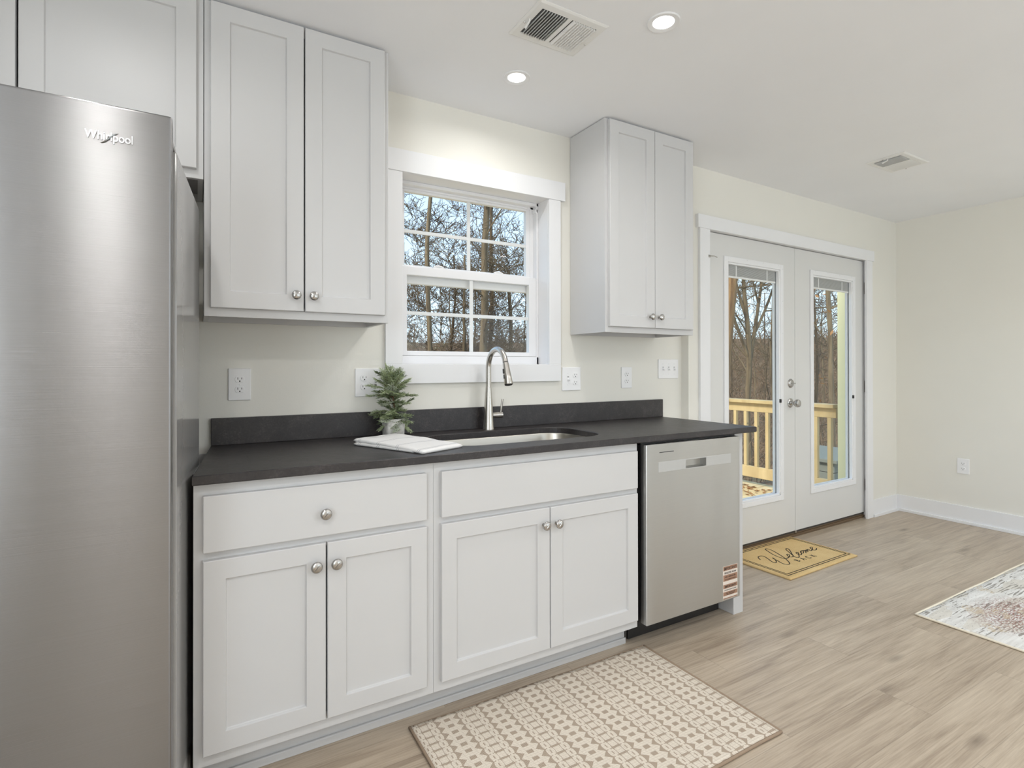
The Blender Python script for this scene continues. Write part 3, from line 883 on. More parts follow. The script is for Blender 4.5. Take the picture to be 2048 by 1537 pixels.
# ------------------------------------------------------------ dishwasher
dw = thing('dishwasher', 'stainless steel dishwasher under the right end of the countertop', 'dishwasher', (0.335, -0.3, 0.0))
DX0, DX1, DY, DZ0, DZ1 = 0.032, 0.636, -0.645, 0.120, 0.883
def dw_door():
    bm = new()
    px0, px1, pz0, pz1 = 0.2705, 0.400, 0.7645, 0.8015      # hand pocket
    t = bmesh.new()
    xs = [DX0, px0, px1, DX1]; zs = [DZ0, pz0, pz1, DZ1]
    g = [[t.verts.new((x, DY, z)) for z in zs] for x in xs]
    for i in range(3):
        for j in range(3):
            if i == 1 and j == 1: continue
            t.faces.new((g[i][j], g[i + 1][j], g[i + 1][j + 1], g[i][j + 1]))
    ins = [t.verts.new((x, DY + 0.030, z)) for x, z in ((px0 + 0.006, pz0 + 0.004), (px1 - 0.006, pz0 + 0.004), (px1 - 0.006, pz1 + 0.006), (px0 + 0.006, pz1 + 0.006))]
    fr = [g[1][1], g[2][1], g[2][2], g[1][2]]
    for i in range(4): t.faces.new((fr[i], fr[(i + 1) % 4], ins[(i + 1) % 4], ins[i]))
    t.faces.new(ins)
    bk = [t.verts.new((x, DY + 0.034, z)) for x, z in ((DX0, DZ0), (DX1, DZ0), (DX1, DZ1), (DX0, DZ1))]
    def edge(seq, a, b_): t.faces.new(seq + [b_, a])
    edge([g[i][0] for i in range(4)], bk[0], bk[1]); edge([g[3][j] for j in range(4)], bk[1], bk[2])
    edge([g[i][3] for i in (3, 2, 1, 0)], bk[2], bk[3]); edge([g[0][j] for j in (3, 2, 1, 0)], bk[3], bk[0])
    t.faces.new(bk)
    bmesh.ops.recalc_face_normals(t, faces=t.faces[:])
    ed = [e for e in t.edges if all(abs(v.co.y - DY) < 1e-6 for v in e.verts) and (all(v.co.x in (DX0,) or abs(v.co.x - DX0) < 1e-5 for v in e.verts) or all(abs(v.co.x - DX1) < 1e-5 for v in e.verts))]
    bmesh.ops.bevel(t, geom=ed, offset=0.004, segments=3, affect='EDGES', profile=0.5)
    absorb(bm, t)
    return bm
dwd = obj('door', dw_door(), M['steel_dw'], None, False)
# own origin at the thing, so the brushed tangent runs level
keep(dwd, dw)
bm = new()
for a, b_ in ((0.101, 0.2685), (0.402, 0.571)): box(bm, a, b_, DY - 0.0012, DY + 0.002, 0.7610, 0.8060, 0.0010)
box(bm, 0.2685, 0.402, DY - 0.0012, DY + 0.002, 0.8020, 0.8060); box(bm, 0.2685, 0.402, DY - 0.0012, DY + 0.002, 0.7610, 0.7640)
obj('handle_strip', bm, M['pocket'], dwd)
bm = new(); box(bm, 0.108, 0.194, DY - 0.0007, DY + 0.001, 0.8455, 0.8485); obj('status_line', bm, M['black'], dwd)
bm = new(); box(bm, 0.034, 0.648, -0.600, -0.02, 0.115, 0.878); box(bm, 0.036, 0.646, -0.6085, -0.600, 0.86, 0.892)
keep(obj('tub', bm, M['black']), dw)
bm = new(); box(bm, 0.048, 0.646, -0.512, -0.500, 0.003, 0.116, 0.001); box(bm, 0.024, 0.040, -0.500, -0.47, 0.006, 0.116); box(bm, 0.024, 0.0285, -0.512, -0.500, 0.004, 0.114)
kp = keep(obj('kick_plate', bm, M['black']), dw)
bm = new(); box(bm, 0.0335, 0.0365, -0.513, -0.509, 0.012, 0.100); box(bm, 0.029, 0.044, -0.5125, -0.509, 0.050, 0.055)
obj('leveling_bracket', bm, M['steel_edge'], kp)
# sticker
bm = new(); SXa, SXb, SZa, SZb = 0.5135, 0.6165, 0.126, 0.280
box(bm, SXa, SXb, DY - 0.0006, DY, SZa, SZb)
stk = obj('sticker', bm, M['label_paper'], dwd); stk['label'] = 'white and brown paper registration sticker'
bm = new()
for z0, z1 in ((0.259, 0.279), (0.210, 0.239), (0.176, 0.194), (0.142, 0.160), (0.127, 0.132)): box(bm, SXa + 0.002, SXb - 0.002, DY - 0.0009, DY - 0.0006, z0, z1)
obj('brown_band', bm, M['label_brown'], stk)
bm = new()
cxs = (SXa + SXb) / 2
for s, z, sz, bo in (('IMPORTANT!', 0.2625, 0.0165, 0.0003), ('REGISTER NOW', 0.2435, 0.0125, 0.0002), ('CALL 1-800-253-1301', 0.2265, 0.0090, 0.0002), ('OR GO ONLINE TO REGISTER', 0.2150, 0.0062, 0.0001),
                     ('IMPORTANT!', 0.1790, 0.0145, 0.0003), ('DO NOT RETURN TO STORE', 0.1655, 0.0070, 0.0001), ('CALL 1-800-253-1301', 0.1500, 0.0080, 0.0002), ('FOR HELP OR SERVICE', 0.1440, 0.0055, 0.0001)):
    text_mesh(bm, s, sz, face_mat(cxs, DY - 0.0011, z), 0.0001, bo, font_scale_x=0.92)
obj('lettering', bm, M['label_dark'], stk)

# ------------------------------------------------------------ refrigerator
fr = thing('refrigerator', 'tall stainless steel refrigerator at the left edge', 'refrigerator', (-2.1, -0.55, 0.0))
FXR, FXL, FDY = -1.6595, -2.560, -0.870
bm = new()
prism(bm, [(FXL + 0.01, -0.800), (-1.6530, -0.800), (-1.6035, -0.275), (FXL + 0.01, -0.275)], 0.035, 1.738, 0.004)
keep(obj('fridge_body', bm, M['steel_side']), fr)
bm = new(); box(bm, FXL + 0.03, FXR - 0.02, -0.79, -0.40, 0.002, 0.05); keep(obj('base_grille', bm, M['black']), fr)
def fridge_door(x0, x1):
    t = bmesh.new()
    z0, z1 = 0.065, 1.795
    # softly bowed front
    n = 14; front = []
    for k in range(n + 1):
        x = x0 + (x1 - x0) * k / n
        s = (k / n - 0.5) * 2
        y = FDY + 0.0006 * s * s
        front.append((x, y))
    pts = front + [(x1, -0.8065), (x0, -0.8065)]
    lo = [t.verts.new((p[0], p[1], z0)) for p in pts]; hi = [t.verts.new((p[0], p[1], z1)) for p in pts]
    m = len(pts)
    t.faces.new(lo[::-1]); t.faces.new(hi)
    for i in range(m): t.faces.new((lo[i], lo[(i + 1) % m], hi[(i + 1) % m], hi[i]))
    bmesh.ops.recalc_face_normals(t, faces=t.faces[:])
    ed = [e for e in t.edges if (all(v.co.z > z1 - 1e-5 for v in e.verts) or all(v.co.z < z0 + 1e-5 for v in e.verts)) and e.calc_length() < 1 or (abs(e.verts[0].co.z - e.verts[1].co.z) > 1 and (min(abs(e.verts[0].co.x - x0), abs(e.verts[0].co.x - x1)) < 1e-4))]
    bmesh.ops.bevel(t, geom=list(set(ed)), offset=0.006, segments=3, affect='EDGES', profile=0.5)
    return t
for i, (a, b_) in enumerate(((FXL, -2.176), (-2.170, FXR - 0.001))):
    bm = new(); absorb(bm, fridge_door(a, b_))
    d = keep(obj('fridge_door', bm, M['steel'], None, False), fr)
    bm = new(); box(bm, a + 0.008, b_ - 0.004, -0.8068, -0.7995, 0.075, 1.735); obj('door_gasket', bm, M['gasket'], d)
    bm = new()       # bar handle next to the middle seam, out of the picture on the left
    hx = a + 0.045 if i == 1 else b_ - 0.045
    tube(bm, [(hx, -0.872, 0.72), (hx, -0.925, 0.72), (hx, -0.925, 1.52), (hx, -0.872, 1.52)], 0.012, 12); obj('door_handle', bm, M['steel_edge'], d, True)
    if i == 1: rdoor = d
bm = new()
LZ, LX, LY = 1.7135, -1.8205, FDY - 0.0030
text_mesh(bm, 'Whirlpool', 0.0265, face_mat(LX, LY + 0.003, LZ), 0.0022, 0.0004, 'LEFT', 0.78)
pts = []
for k in range(13):
    a = -1.0 + k / 6.0
    pts.append((-1.7770 + a * 0.016, LY + 0.0012, LZ + 0.0060 + 0.0155 * math.sin(a * 1.35) - 0.0025 * a))
tube(bm, pts, [0.0004, 0.0008, 0.0012, 0.0014, 0.0016, 0.0016, 0.0016, 0.0016, 0.0016, 0.0014, 0.0012, 0.0008, 0.0004], 8)
obj('logo_lettering', bm, M['logo'], rdoor)
bm = new(); prism(bm, [(-1.76, -0.862), (-1.6625, -0.862), (-1.6570, -0.80), (-1.654, -0.735), (-1.76, -0.735)], 1.739, 1.752, 0.003)
keep(obj('hinge_cover', bm, M['steel_edge']), fr)

# ------------------------------------------------------------ outlets and switches
def plate(bm, cx, cz, w, h): box(bm, cx - w / 2, cx + w / 2, -0.0068, -0.0003, cz - h / 2, cz + h / 2, 0.0025)
def duplex_parts(parent, cx, cz, xf=None):
    for dz in (0.0195, -0.0195):
        bm = new()
        pts = []
        for k in range(24):
            a = 2 * math.pi * k / 24
            pts.append((0.0168 * math.cos(a), max(-0.0125, min(0.0125, 0.0168 * math.sin(a)))))
        t = bmesh.new()
        lo = [t.verts.new((cx + p[0], -0.0066, cz + dz + p[1])) for p in pts]; hi = [t.verts.new((cx + p[0] * 0.97, -0.0092, cz + dz + p[1] * 0.97)) for p in pts]
        for i in range(24): t.faces.new((lo[i], lo[(i + 1) % 24], hi[(i + 1) % 24], hi[i]))
        t.faces.new(hi); absorb(bm, t)
        r = obj('receptacle', bm, M['plastic'], parent)
        bm = new()
        box(bm, cx - 0.0078, cx - 0.0058, -0.0096, -0.0090, cz + dz - 0.001, cz + dz + 0.0075); box(bm, cx + 0.0058, cx + 0.0078, -0.0096, -0.0090, cz + dz, cz + dz + 0.0070)
        lathe(bm, [(0, 0), (0.0027, 0), (0.0027, 0.0006), (0, 0.0006)], 10, rot_to_front(cx, -0.0090, cz + dz - 0.0070))
        obj('slots', bm, M['slot'], r)
    bm = new(); lathe(bm, [(0, 0), (0.003, 0), (0.0025, 0.001), (0, 0.0012)], 10, rot_to_front(cx, -0.0066, cz)); obj('screw', bm, M['plastic'], parent)
def toggle_parts(parent, cx, cz, up=True):
    bm = new(); box(bm, cx - 0.0052, cx + 0.0052, -0.0078, -0.0064, cz - 0.012, cz + 0.012, 0.0006)
    s = 1 if up else -1
    t = bmesh.new(); box(t, cx - 0.0042, cx + 0.0042, -0.021, -0.007, cz - 0.004 , cz + 0.004, 0.0015)
    bmesh.ops.rotate(t, cent=(cx, -0.007, cz), matrix=Matrix.Rotation(R(28 * -s), 3, 'X'), verts=t.verts[:]); absorb(bm, t)
    obj('toggle', bm, M['plastic'], parent)
    bm = new(); box(bm, cx - 0.0052, cx + 0.0052, -0.00785, -0.0072, cz - 0.0125 if up else cz + 0.009, cz - 0.009 if up else cz + 0.0125); obj('slot_shadow_gap', bm, M['slot'], parent)
    for dz in (0.030, -0.030):
        bm = new(); lathe(bm, [(0, 0), (0.003, 0), (0.0025, 0.001), (0, 0.0012)], 10, rot_to_front(cx, -0.0066, cz + dz)); obj('screw', bm, M['plastic'], parent)
def wall_plate(name, cat, label, cx, cz, w, h, items, xf=None):
    bm = new(); plate(bm, cx, cz, w, h)
    o = obj(name, bm, M['plastic'])
    tag(o, label, cat)
    for kind, dx in items:
        if kind == 'd': duplex_parts(o, cx + dx, cz)
        else: toggle_parts(o, cx + dx, cz, kind == 'u')
    if xf is not None: o.matrix_world = xf
    return o
wall_plate('power_outlet', 'outlet', 'white duplex outlet on the wall next to the refrigerator', -1.467, 1.1500, 0.079, 0.123, [('d', 0)])
wall_plate('outlet_switch_plate', 'outlet', 'double white plate half hidden behind the potted greenery', -0.963, 1.1500, 0.124, 0.121, [('d', -0.024), ('u', 0.024)])
wall_plate('outlet_switch_plate', 'outlet', 'double white plate beside the lower right corner of the window', 0.115, 1.1520, 0.121, 0.124, [('d', 0.024), ('n', -0.024)])
wall_plate('power_outlet', 'outlet', 'white duplex outlet on the wall below the right wall cabinet', 0.503, 1.1550, 0.077, 0.120, [('d', 0)])
wall_plate('light_switch', 'switch', 'three-gang white toggle switch left of the french doors', 0.833, 1.2030, 0.163, 0.115, [('n', -0.046), ('n', 0), ('n', 0.046)])
RWM = Matrix.Translation((XR, -0.4645, 0)) @ Matrix.Rotation(R(-90), 4, 'Z')
wall_plate('power_outlet', 'outlet', 'white duplex outlet low on the far right wall', 0, 0.4415, 0.078, 0.118, [('d', 0)], RWM)

# ------------------------------------------------------------ ceiling lights
def downlight(x, y, label, seen=True, energy=3.3, group=None):
    t = thing('recessed_light', label, 'ceiling light', (x, y, HC), group)
    bm = new(); lathe(bm, [(0.0575, -0.0003), (0.0575, -0.003), (0.055, -0.005), (0.047, -0.0042), (0.038, -0.0022), (0.0370, 0.0)], 40)
    keep0 = obj('trim_ring', bm, M['trim'], t, True)
    bm = new(); lathe(bm, [(0, -0.0012), (0.0378, -0.0012), (0.0378, -0.0004), (0, -0.0004)], 32)
    obj('lens', bm, M['lens'], t)
    d = bpy.data.lights.new('downlight_lamp', 'AREA'); d.shape = 'DISK'; d.size = 0.074; d.energy = energy; d.color = (1.0, 0.985, 0.965); d.spread = R(160)
    l = bpy.data.objects.new('downlight_lamp', d); COL.objects.link(l); l.parent = t; l.location = (0, 0, -0.0065)
downlight(-0.445, -0.379, 'small round recessed light nearest the window wall', energy=2.3)
downlight(-0.182, -0.956, 'larger looking round recessed light right of the big vent', energy=4.0)
G = 'unseen recessed ceiling lights, mostly added as room fill'  # unseen: left-hand ones follow reflections in fridge and cabinet, the others are added fill
for x, y, e in ((-1.86, -0.96, 3.0), (-0.182, -2.45, 6.0), (-1.985, -2.42, 9.5), (-2.16, -3.9, 10), (1.30, -2.60, 8), (1.55, -4.1, 4), (-0.2, -3.9, 4), (2.95, -2.35, 11)):
    downlight(x, y, 'round recessed ceiling light out of view, from the set added mostly as fill', energy=e, group=G)

# ------------------------------------------------------------ ceiling vents
def vent(x0, x1, y0, y1, label):
    cx, cy = (x0 + x1) / 2, (y0 + y1) / 2
    t = thing('ceiling_vent', label, 'vent', (cx, cy, HC))
    w, h = (x1 - x0) / 2, (y1 - y0) / 2
    iw, ih = w - 0.030, h - 0.033
    bm = new(); zt, zb = -0.0003, -0.0055
    # sloping flange
    tt = bmesh.new()
    def ring(a, b_, z): return [tt.verts.new(p) for p in ((-a, -b_, z), (a, -b_, z), (a, b_, z), (-a, b_, z))]
    rs = [ring(w, h, zt), ring(w, h, -0.002), ring(w - 0.008, h - 0.008, zb), ring(iw, ih, zb), ring(iw, ih, -0.0005)]
    for a, b_ in zip(rs, rs[1:]):
        for i in range(4): tt.faces.new((a[i], a[(i + 1) % 4], b_[(i + 1) % 4], b_[i]))
    absorb(bm, tt)
    box(bm, -0.008, 0.008, -ih, ih, zb, -0.001)
    obj('vent_frame', bm, M['louver'], t)
    bm = new(); box(bm, -iw, iw, -ih, ih, -0.0012, -0.0004); obj('duct_opening', bm, M['duct'], t)
    for side, n, ang in ((-1, 9, 24), (1, 9, -44)):
        for k in range(n):
            xx = side * (0.014 + (iw - 0.018) * (k + 0.5) / n)
            bm = new(); b2 = bmesh.new(); ww = 0.0052 if side < 0 else 0.0060
            box(b2, -0.0005, 0.0005, -ih, ih, -ww, ww)
            bmesh.ops.rotate(b2, cent=(0, 0, 0), matrix=Matrix.Rotation(R(ang), 3, 'Y'), verts=b2.verts[:])
            absorb(bm, b2, Matrix.Translation((xx, 0, -0.0068)))
            obj('louver', bm, M['louver'], t)
    bm = new(); tube(bm, [(-iw - 0.012, -0.01, -0.008), (-iw - 0.012, -0.01, -0.018), (-iw - 0.012, 0.018, -0.024)], [0.003, 0.003, 0.0045], 8); obj('damper_lever', bm, M['louver'], t, True)
    for xx in (-w + 0.014, w - 0.014):
        bm = new(); lathe(bm, [(0, -0.0098), (0.003, -0.0094), (0.004, -0.0076), (0, -0.0076)], 10, Matrix.Translation((xx, 0.015, 0))); obj('screw', bm, M['hingem'], t)
vent(-0.627, -0.334, -0.842, -0.625, 'large looking white ceiling vent above the kitchen')
vent(1.862, 2.166, -0.806, -0.596, 'small looking white ceiling vent before the french doors')

# ------------------------------------------------------------ rugs and mat
def slab_mesh(x0, x1, y0, y1, z1, nx, ny, wav=0.0, edge=0.004, seed=0):
    """soft flat textile with rounded edges and a wavy outline"""
    bm = new(); g = []
    for i in range(nx + 1):
        row = []
        for j in range(ny + 1):
            x = x0 + (x1 - x0) * i / nx; y = y0 + (y1 - y0) * j / ny
            n1 = mnoise.noise(Vector((x * 3.3 + seed, y * 3.3, 0))); n2 = mnoise.noise(Vector((x * 3.3, y * 3.3 + seed, 7)))
            e = min(i, nx - i, j, ny - j)
            z = z1 if e > 0 else z1 - edge
            z += 0.0012 * mnoise.noise(Vector((x * 6, y * 6, seed)))
            row.append((x + n1 * wav, y + n2 * wav, z))
        g.append(row)
    V = [[bm.verts.new(p) for p in row] for row in g]
    for i in range(nx):
        for j in range(ny): bm.faces.new((V[i][j], V[i + 1][j], V[i + 1][j + 1], V[i][j + 1]))
    per = [(i, 0) for i in range(nx)] + [(nx, j) for j in range(ny)] + [(i, ny) for i in range(nx, 0, -1)] + [(0, j) for j in range(ny, 0, -1)]
    bot = [bm.verts.new((V[i][j].co.x, V[i][j].co.y, 0.0006)) for i, j in per]
    m = len(per)
    for k in range(m):
        a, b_ = per[k], per[(k + 1) % m]
        bm.faces.new((V[a[0]][a[1]], bot[k], bot[(k + 1) % m], V[b_[0]][b_[1]]))
    bm.faces.new(bot[::-1])
    return bm, [V[i][j].co.copy() for i, j in per], per
bm, outl, per = slab_mesh(-0.995, 0.066, -1.232, -0.590, 0.0095, 60, 40, 0.006, 0.002, 3)
rug = tag(obj('kitchen_rug', bm, M['rug'], None, 'all'), 'cream and taupe woven rug with diamond pattern before the sink cabinet', 'rug')
def edging(path, rad, mat, parent, name, squash=1.0):
    bm = new(); tube(bm, path, rad, 8); return obj(name, bm, mat, parent, 'all')
def side_pts(pred): return [Vector((c.x, c.y, 0.0055)) for c, p in zip(outl, per) if pred(p)]
edging([Vector((c.x, c.y, 0.0056)) for c, p in zip(outl, per) if p[0] == 60], 0.0052, M['rug_edge'], rug, 'binding')
edging([Vector((c.x, c.y, 0.0056)) for c, p in zip(outl, per) if p[0] == 0], 0.0052, M['rug_edge'], rug, 'binding')
edging([Vector((c.x, c.y, 0.0056)) for c, p in zip(outl, per) if p[1] == 0], 0.0050, M['rug_edge'], rug, 'binding')
edging([Vector((c.x, c.y, 0.0046)) for c, p in zip(outl, per) if p[1] == 40], 0.0040, M['rug_edge'], rug, 'binding')

bm, outl, per = slab_mesh(1.425, 3.02, -3.40, -1.040, 0.0085, 50, 70, 0.003, 0.002, 11)
rug2 = tag(obj('area_rug', bm, M['rug2'], None, 'all'), 'pale distressed grey and cream area rug at the right edge', 'rug')
edging([Vector((c.x, c.y, 0.0055)) for c, p in zip(outl, per)] + [Vector((outl[0].x, outl[0].y, 0.0055))], 0.0050, M['rug2_edge'], rug2, 'binding')

MM = Matrix.Translation((1.305, -0.470, 0)) @ Matrix.Rotation(R(1.6), 4, 'Z')
MI = MM.inverted()
def coir_mesh():
    bm = new(); nx, ny = 74, 46
    V = []
    for i in range(nx + 1):
        row = []
        for j in range(ny + 1):
            e = min(i, nx - i, j, ny - j)
            z = 0.0125 - (0.004 if e == 0 else (0.001 if e == 1 else 0)) + 0.0008 * mnoise.noise(Vector((i * 0.9, j * 0.9, 1)))
            row.append(bm.verts.new((0.740 * i / nx + (0.0015 * mnoise.noise(Vector((0, j * 0.7, 4))) if e == 0 else 0), 0.457 * j / ny + (0.0015 * mnoise.noise(Vector((i * 0.7, 0, 9))) if e == 0 else 0), z)))
        V.append(row)
    for i in range(nx):
        for j in range(ny): bm.faces.new((V[i][j], V[i + 1][j], V[i + 1][j + 1], V[i][j + 1]))
    per = [V[i][0] for i in range(nx)] + [V[nx][j] for j in range(ny)] + [V[i][ny] for i in range(nx, 0, -1)] + [V[0][j] for j in range(ny, 0, -1)]
    bot = [bm.verts.new((v.co.x, v.co.y, 0.0006)) for v in per]; m = len(per)
    for k in range(m): bm.faces.new((per[k], bot[k], bot[(k + 1) % m], per[(k + 1) % m]))
    bm.faces.new(bot[::-1])
    return bm
mat_o = tag(obj('doormat', coir_mesh(), M['coir'], None, 'all'), 'tan coir doormat with dark script lettering at the french doors', 'doormat')
mat_o.matrix_world = MM
STROKES = [[(1.426,-0.178),(1.432,-0.164),(1.452,-0.14),(1.469,-0.132),(1.487,-0.135),(1.498,-0.149),(1.49,-0.173),(1.475,-0.203),(1.459,-0.232),(1.454,-0.254),(1.461,-0.263),(1.481,-0.252),(1.5,-0.232),(1.516,-0.21),(1.522,-0.195),(1.511,-0.211),(1.505,-0.231),(1.501,-0.25),(1.489,-0.274),(1.484,-0.298),(1.488,-0.315),(1.504,-0.323),(1.522,-0.317),(1.543,-0.295),(1.566,-0.264),(1.586,-0.233),(1.604,-0.2),(1.62,-0.165),(1.634,-0.132),(1.646,-0.097),(1.648,-0.07),(1.639,-0.059),(1.625,-0.065),(1.612,-0.088),(1.597,-0.118),(1.583,-0.147),(1.575,-0.172),(1.568,-0.201),(1.568,-0.224),(1.573,-0.241),(1.584,-0.25),(1.61,-0.247),(1.639,-0.235),(1.664,-0.217),(1.666,-0.204),(1.655,-0.205),(1.639,-0.221),(1.631,-0.238),(1.635,-0.249),(1.652,-0.25),(1.67,-0.239),(1.698,-0.211),(1.727,-0.183),(1.755,-0.153),(1.766,-0.132),(1.751,-0.131),(1.735,-0.145),(1.714,-0.175),(1.693,-0.205),(1.674,-0.234),(1.661,-0.256),(1.658,-0.274),(1.671,-0.279),(1.688,-0.271),(1.72,-0.246),(1.75,-0.223),(1.75,-0.215),(1.735,-0.216),(1.724,-0.232),(1.722,-0.250),(1.735,-0.257)],
 [(1.732,-0.257),(1.752,-0.245),(1.780,-0.222),(1.806,-0.210),(1.812,-0.216),(1.793,-0.232),(1.770,-0.245),(1.762,-0.238),(1.776,-0.222),(1.800,-0.212),(1.830,-0.214)],
 [(1.788,-0.256),(1.806,-0.238),(1.829,-0.218),(1.832,-0.222),(1.815,-0.246),(1.838,-0.222),(1.850,-0.215),(1.850,-0.221),(1.832,-0.243),(1.848,-0.226),(1.864,-0.216),(1.868,-0.221),(1.856,-0.240),(1.866,-0.243),(1.885,-0.234),(1.908,-0.222),(1.93,-0.205),(1.92,-0.199),(1.904,-0.209),(1.89,-0.229),(1.884,-0.246),(1.898,-0.251),(1.919,-0.245),(1.937,-0.232)]]
bm = new()
for s in STROKES:
    # Catmull-Rom through the points
    P = [Vector((a, -0.47 + (b_ + 0.47) * 0.935, 0)) for a, b_ in s]; out = []
    for i in range(len(P) - 1):
        p0, p1, p2, p3 = P[max(i - 1, 0)], P[i], P[i + 1], P[min(i + 2, len(P) - 1)]
        for q in range(3):
            t = q / 3
            out.append(0.5 * ((2 * p1) + (p2 - p0) * t + (2 * p0 - 5 * p1 + 4 * p2 - p3) * t * t + (3 * p1 - p0 - 3 * p2 + p3) * t ** 3))
    out.append(P[-1])
    out = [MI @ Vector((p.x, p.y, 0)) for p in out]
    hw = 0.0027
    prev = None
    for i, p in enumerate(out):
        d = (out[min(i + 1, len(out) - 1)] - out[max(i - 1, 0)])
        d = d.normalized() if d.length > 1e-6 else Vector((1, 0, 0))
        s_ = Vector((-d.y, d.x, 0)) * hw
        z = 0.0136
        cur = [bm.verts.new((p.x + s_.x, p.y + s_.y, z)), bm.verts.new((p.x - s_.x, p.y - s_.y, z)), bm.verts.new((p.x - s_.x, p.y - s_.y, z - 0.002)), bm.verts.new((p.x + s_.x, p.y + s_.y, z - 0.002))]
        if prev:
            for k in range(4): bm.faces.new((prev[k], prev[(k + 1) % 4], cur[(k + 1) % 4], cur[k]))
        prev = cur
obj('script_lettering', bm, M['ink'], mat_o); bm = new()
for ch, x in (('B', 1.610), ('A', 1.668), ('C', 1.722), ('K', 1.778)):
    q = MI @ Vector((x, -0.338, 0)); text_mesh(bm, ch, 0.052, Matrix.Translation((q.x, q.y, 0.0126)), 0.001, 0.0, 'CENTER', 0.85); obj('letter', bm, M['ink'], mat_o); bm = new()
def frame_lines(m, w=0.0045):
    a0, a1, b0, b1 = m, 0.740 - m, m, 0.457 - m; z0, z1 = 0.0116, 0.0136
    box(bm, a0, a1, b0, b0 + w, z0, z1); box(bm, a0, a1, b1 - w, b1, z0, z1); box(bm, a0, a0 + w, b0, b1, z0, z1); box(bm, a1 - w, a1, b0, b1, z0, z1)
frame_lines(0.028); frame_lines(0.044)
obj('border_lines', bm, M['ink'], mat_o)

# ------------------------------------------------------------ towel
def towel_layer(w, h, z0, z1, seed, droop=0.004):
    """a folded slab: rounded left fold, soft wrinkled top"""
    bm = new(); nx, ny = 44, 26; th = z1 - z0
    T, B = [], []
    for i in range(nx + 1):
        rt, rb = [], []
        for j in range(ny + 1):
            u, v = i / nx, j / ny
            x = w * u + 0.004 * mnoise.noise(Vector((0, v * 3, seed))); y = h * v + 0.004 * mnoise.noise(Vector((u * 4, 0, seed)))
            eu = min(u / 0.035, 1.0); ev = min(v, 1 - v) / 0.05; ev = min(ev, 1); er = min((1 - u) / 0.02, 1)
            f = math.sqrt(max(0, 1 - (1 - eu) ** 2)) * math.sqrt(max(0, 1 - (1 - min(ev, er)) ** 2))
            wr = 0.0022 * mnoise.noise(Vector((u * 5 + seed, v * 3, 2))) + 0.0012 * mnoise.noise(Vector((u * 14, v * 6, seed)))
            zt = z0 + th * (0.5 + 0.5 * f) + wr * f - droop * u * u
            zb = z0 + th * (0.5 - 0.5 * f) - droop * u * u
            rt.append(bm.verts.new((x, y, zt))); rb.append(bm.verts.new((x, y, max(z0 + 0.0002, zb) if z0 < 0.001 else zb)))
        T.append(rt); B.append(rb)
    for i in range(nx):
        for j in range(ny):
            bm.faces.new((T[i][j], T[i + 1][j], T[i + 1][j + 1], T[i][j + 1])); bm.faces.new((B[i][j], B[i][j + 1], B[i + 1][j + 1], B[i + 1][j]))
    bmesh.ops.remove_doubles(bm, verts=bm.verts[:], dist=1e-5)
    per = [(i, 0) for i in range(nx)] + [(nx, j) for j in range(ny)] + [(i, ny) for i in range(nx, 0, -1)] + [(0, j) for j in range(ny, 0, -1)]
    m = len(per)
    for k in range(m):
        a, b_ = per[k], per[(k + 1) % m]
        vs = [T[a[0]][a[1]], T[b_[0]][b_[1]], B[b_[0]][b_[1]], B[a[0]][a[1]]]
        if all(v.is_valid for v in vs) and len(set(vs)) == 4:
            try: bm.faces.new(vs)
            except ValueError: pass
    return bm
# local frame: x along the long side (from back-left fold to the front), y across
tow_dir = Vector((-0.957 + 1.105, -0.618 + 0.275, 0)).normalized()
ang = math.atan2(tow_dir.y, tow_dir.x)
tw = thing('dish_towel', 'folded white dish towel with faint stripes on the countertop', 'towel', (-1.105, -0.275, ZT))
tw.rotation_euler = (0, 0, ang)
for (z0, z1, w, h, sd, dx, dy) in ((0.0004, 0.0125, 0.322, 0.205, 1, 0.004, 0.002), (0.0118, 0.0265, 0.372, 0.205, 5, 0.0, 0.004)):
    o = obj('fold', towel_layer(w, h, z0, z1, sd, 0.013 if sd == 5 else 0.0), M['towel'], tw, 'all'); o.location = (dx, dy, 0)

# ------------------------------------------------------------ potted greenery
PX, PY = -0.893, -0.112
pl = thing('potted_greenery', 'small frosted evergreen sprig in a whitewashed square pot', 'plant', (PX, PY, ZT))
bm = new()
def pot_ring(s, z): return [bm.verts.new((PX + p[0], PY + p[1], z)) for p in rrect(-s, s, -s, s, 0.010, 4)]
prof = [(0.036, ZT + 0.0003), (0.0375, ZT + 0.003), (0.0405, ZT + 0.076), (0.0395, ZT + 0.078), (0.0355, ZT + 0.078), (0.0345, ZT + 0.070)]
rs = [pot_ring(s, z) for s, z in prof]; n = len(rs[0])
bm.faces.new(rs[0][::-1])
for a, b_ in zip(rs, rs[1:]):
    for i in range(n): bm.faces.new((a[i], a[(i + 1) % n], b_[(i + 1) % n], b_[i]))
bm.faces.new(rs[-1])
keep(obj('pot', bm, M['concrete'], None, True), pl)
rnd = random.Random(4)
bm_s = new(); tips = []
trunk = [Vector((PX, PY, ZT + 0.065)), Vector((PX + 0.004, PY - 0.004, ZT + 0.12)), Vector((PX - 0.004, PY, ZT + 0.18)), Vector((PX - 0.010, PY - 0.002, ZT + 0.235))]
tube(bm_s, trunk, [0.004, 0.0035, 0.003, 0.002], 8)
BR = []
levels = [(0.078, 9, 0.078, -14), (0.095, 9, 0.080, 2), (0.115, 8, 0.078, 14), (0.150, 7, 0.066, 18), (0.178, 9, 0.082, 16), (0.200, 10, 0.086, 20), (0.222, 8, 0.084, 30), (0.238, 6, 0.070, 48)]
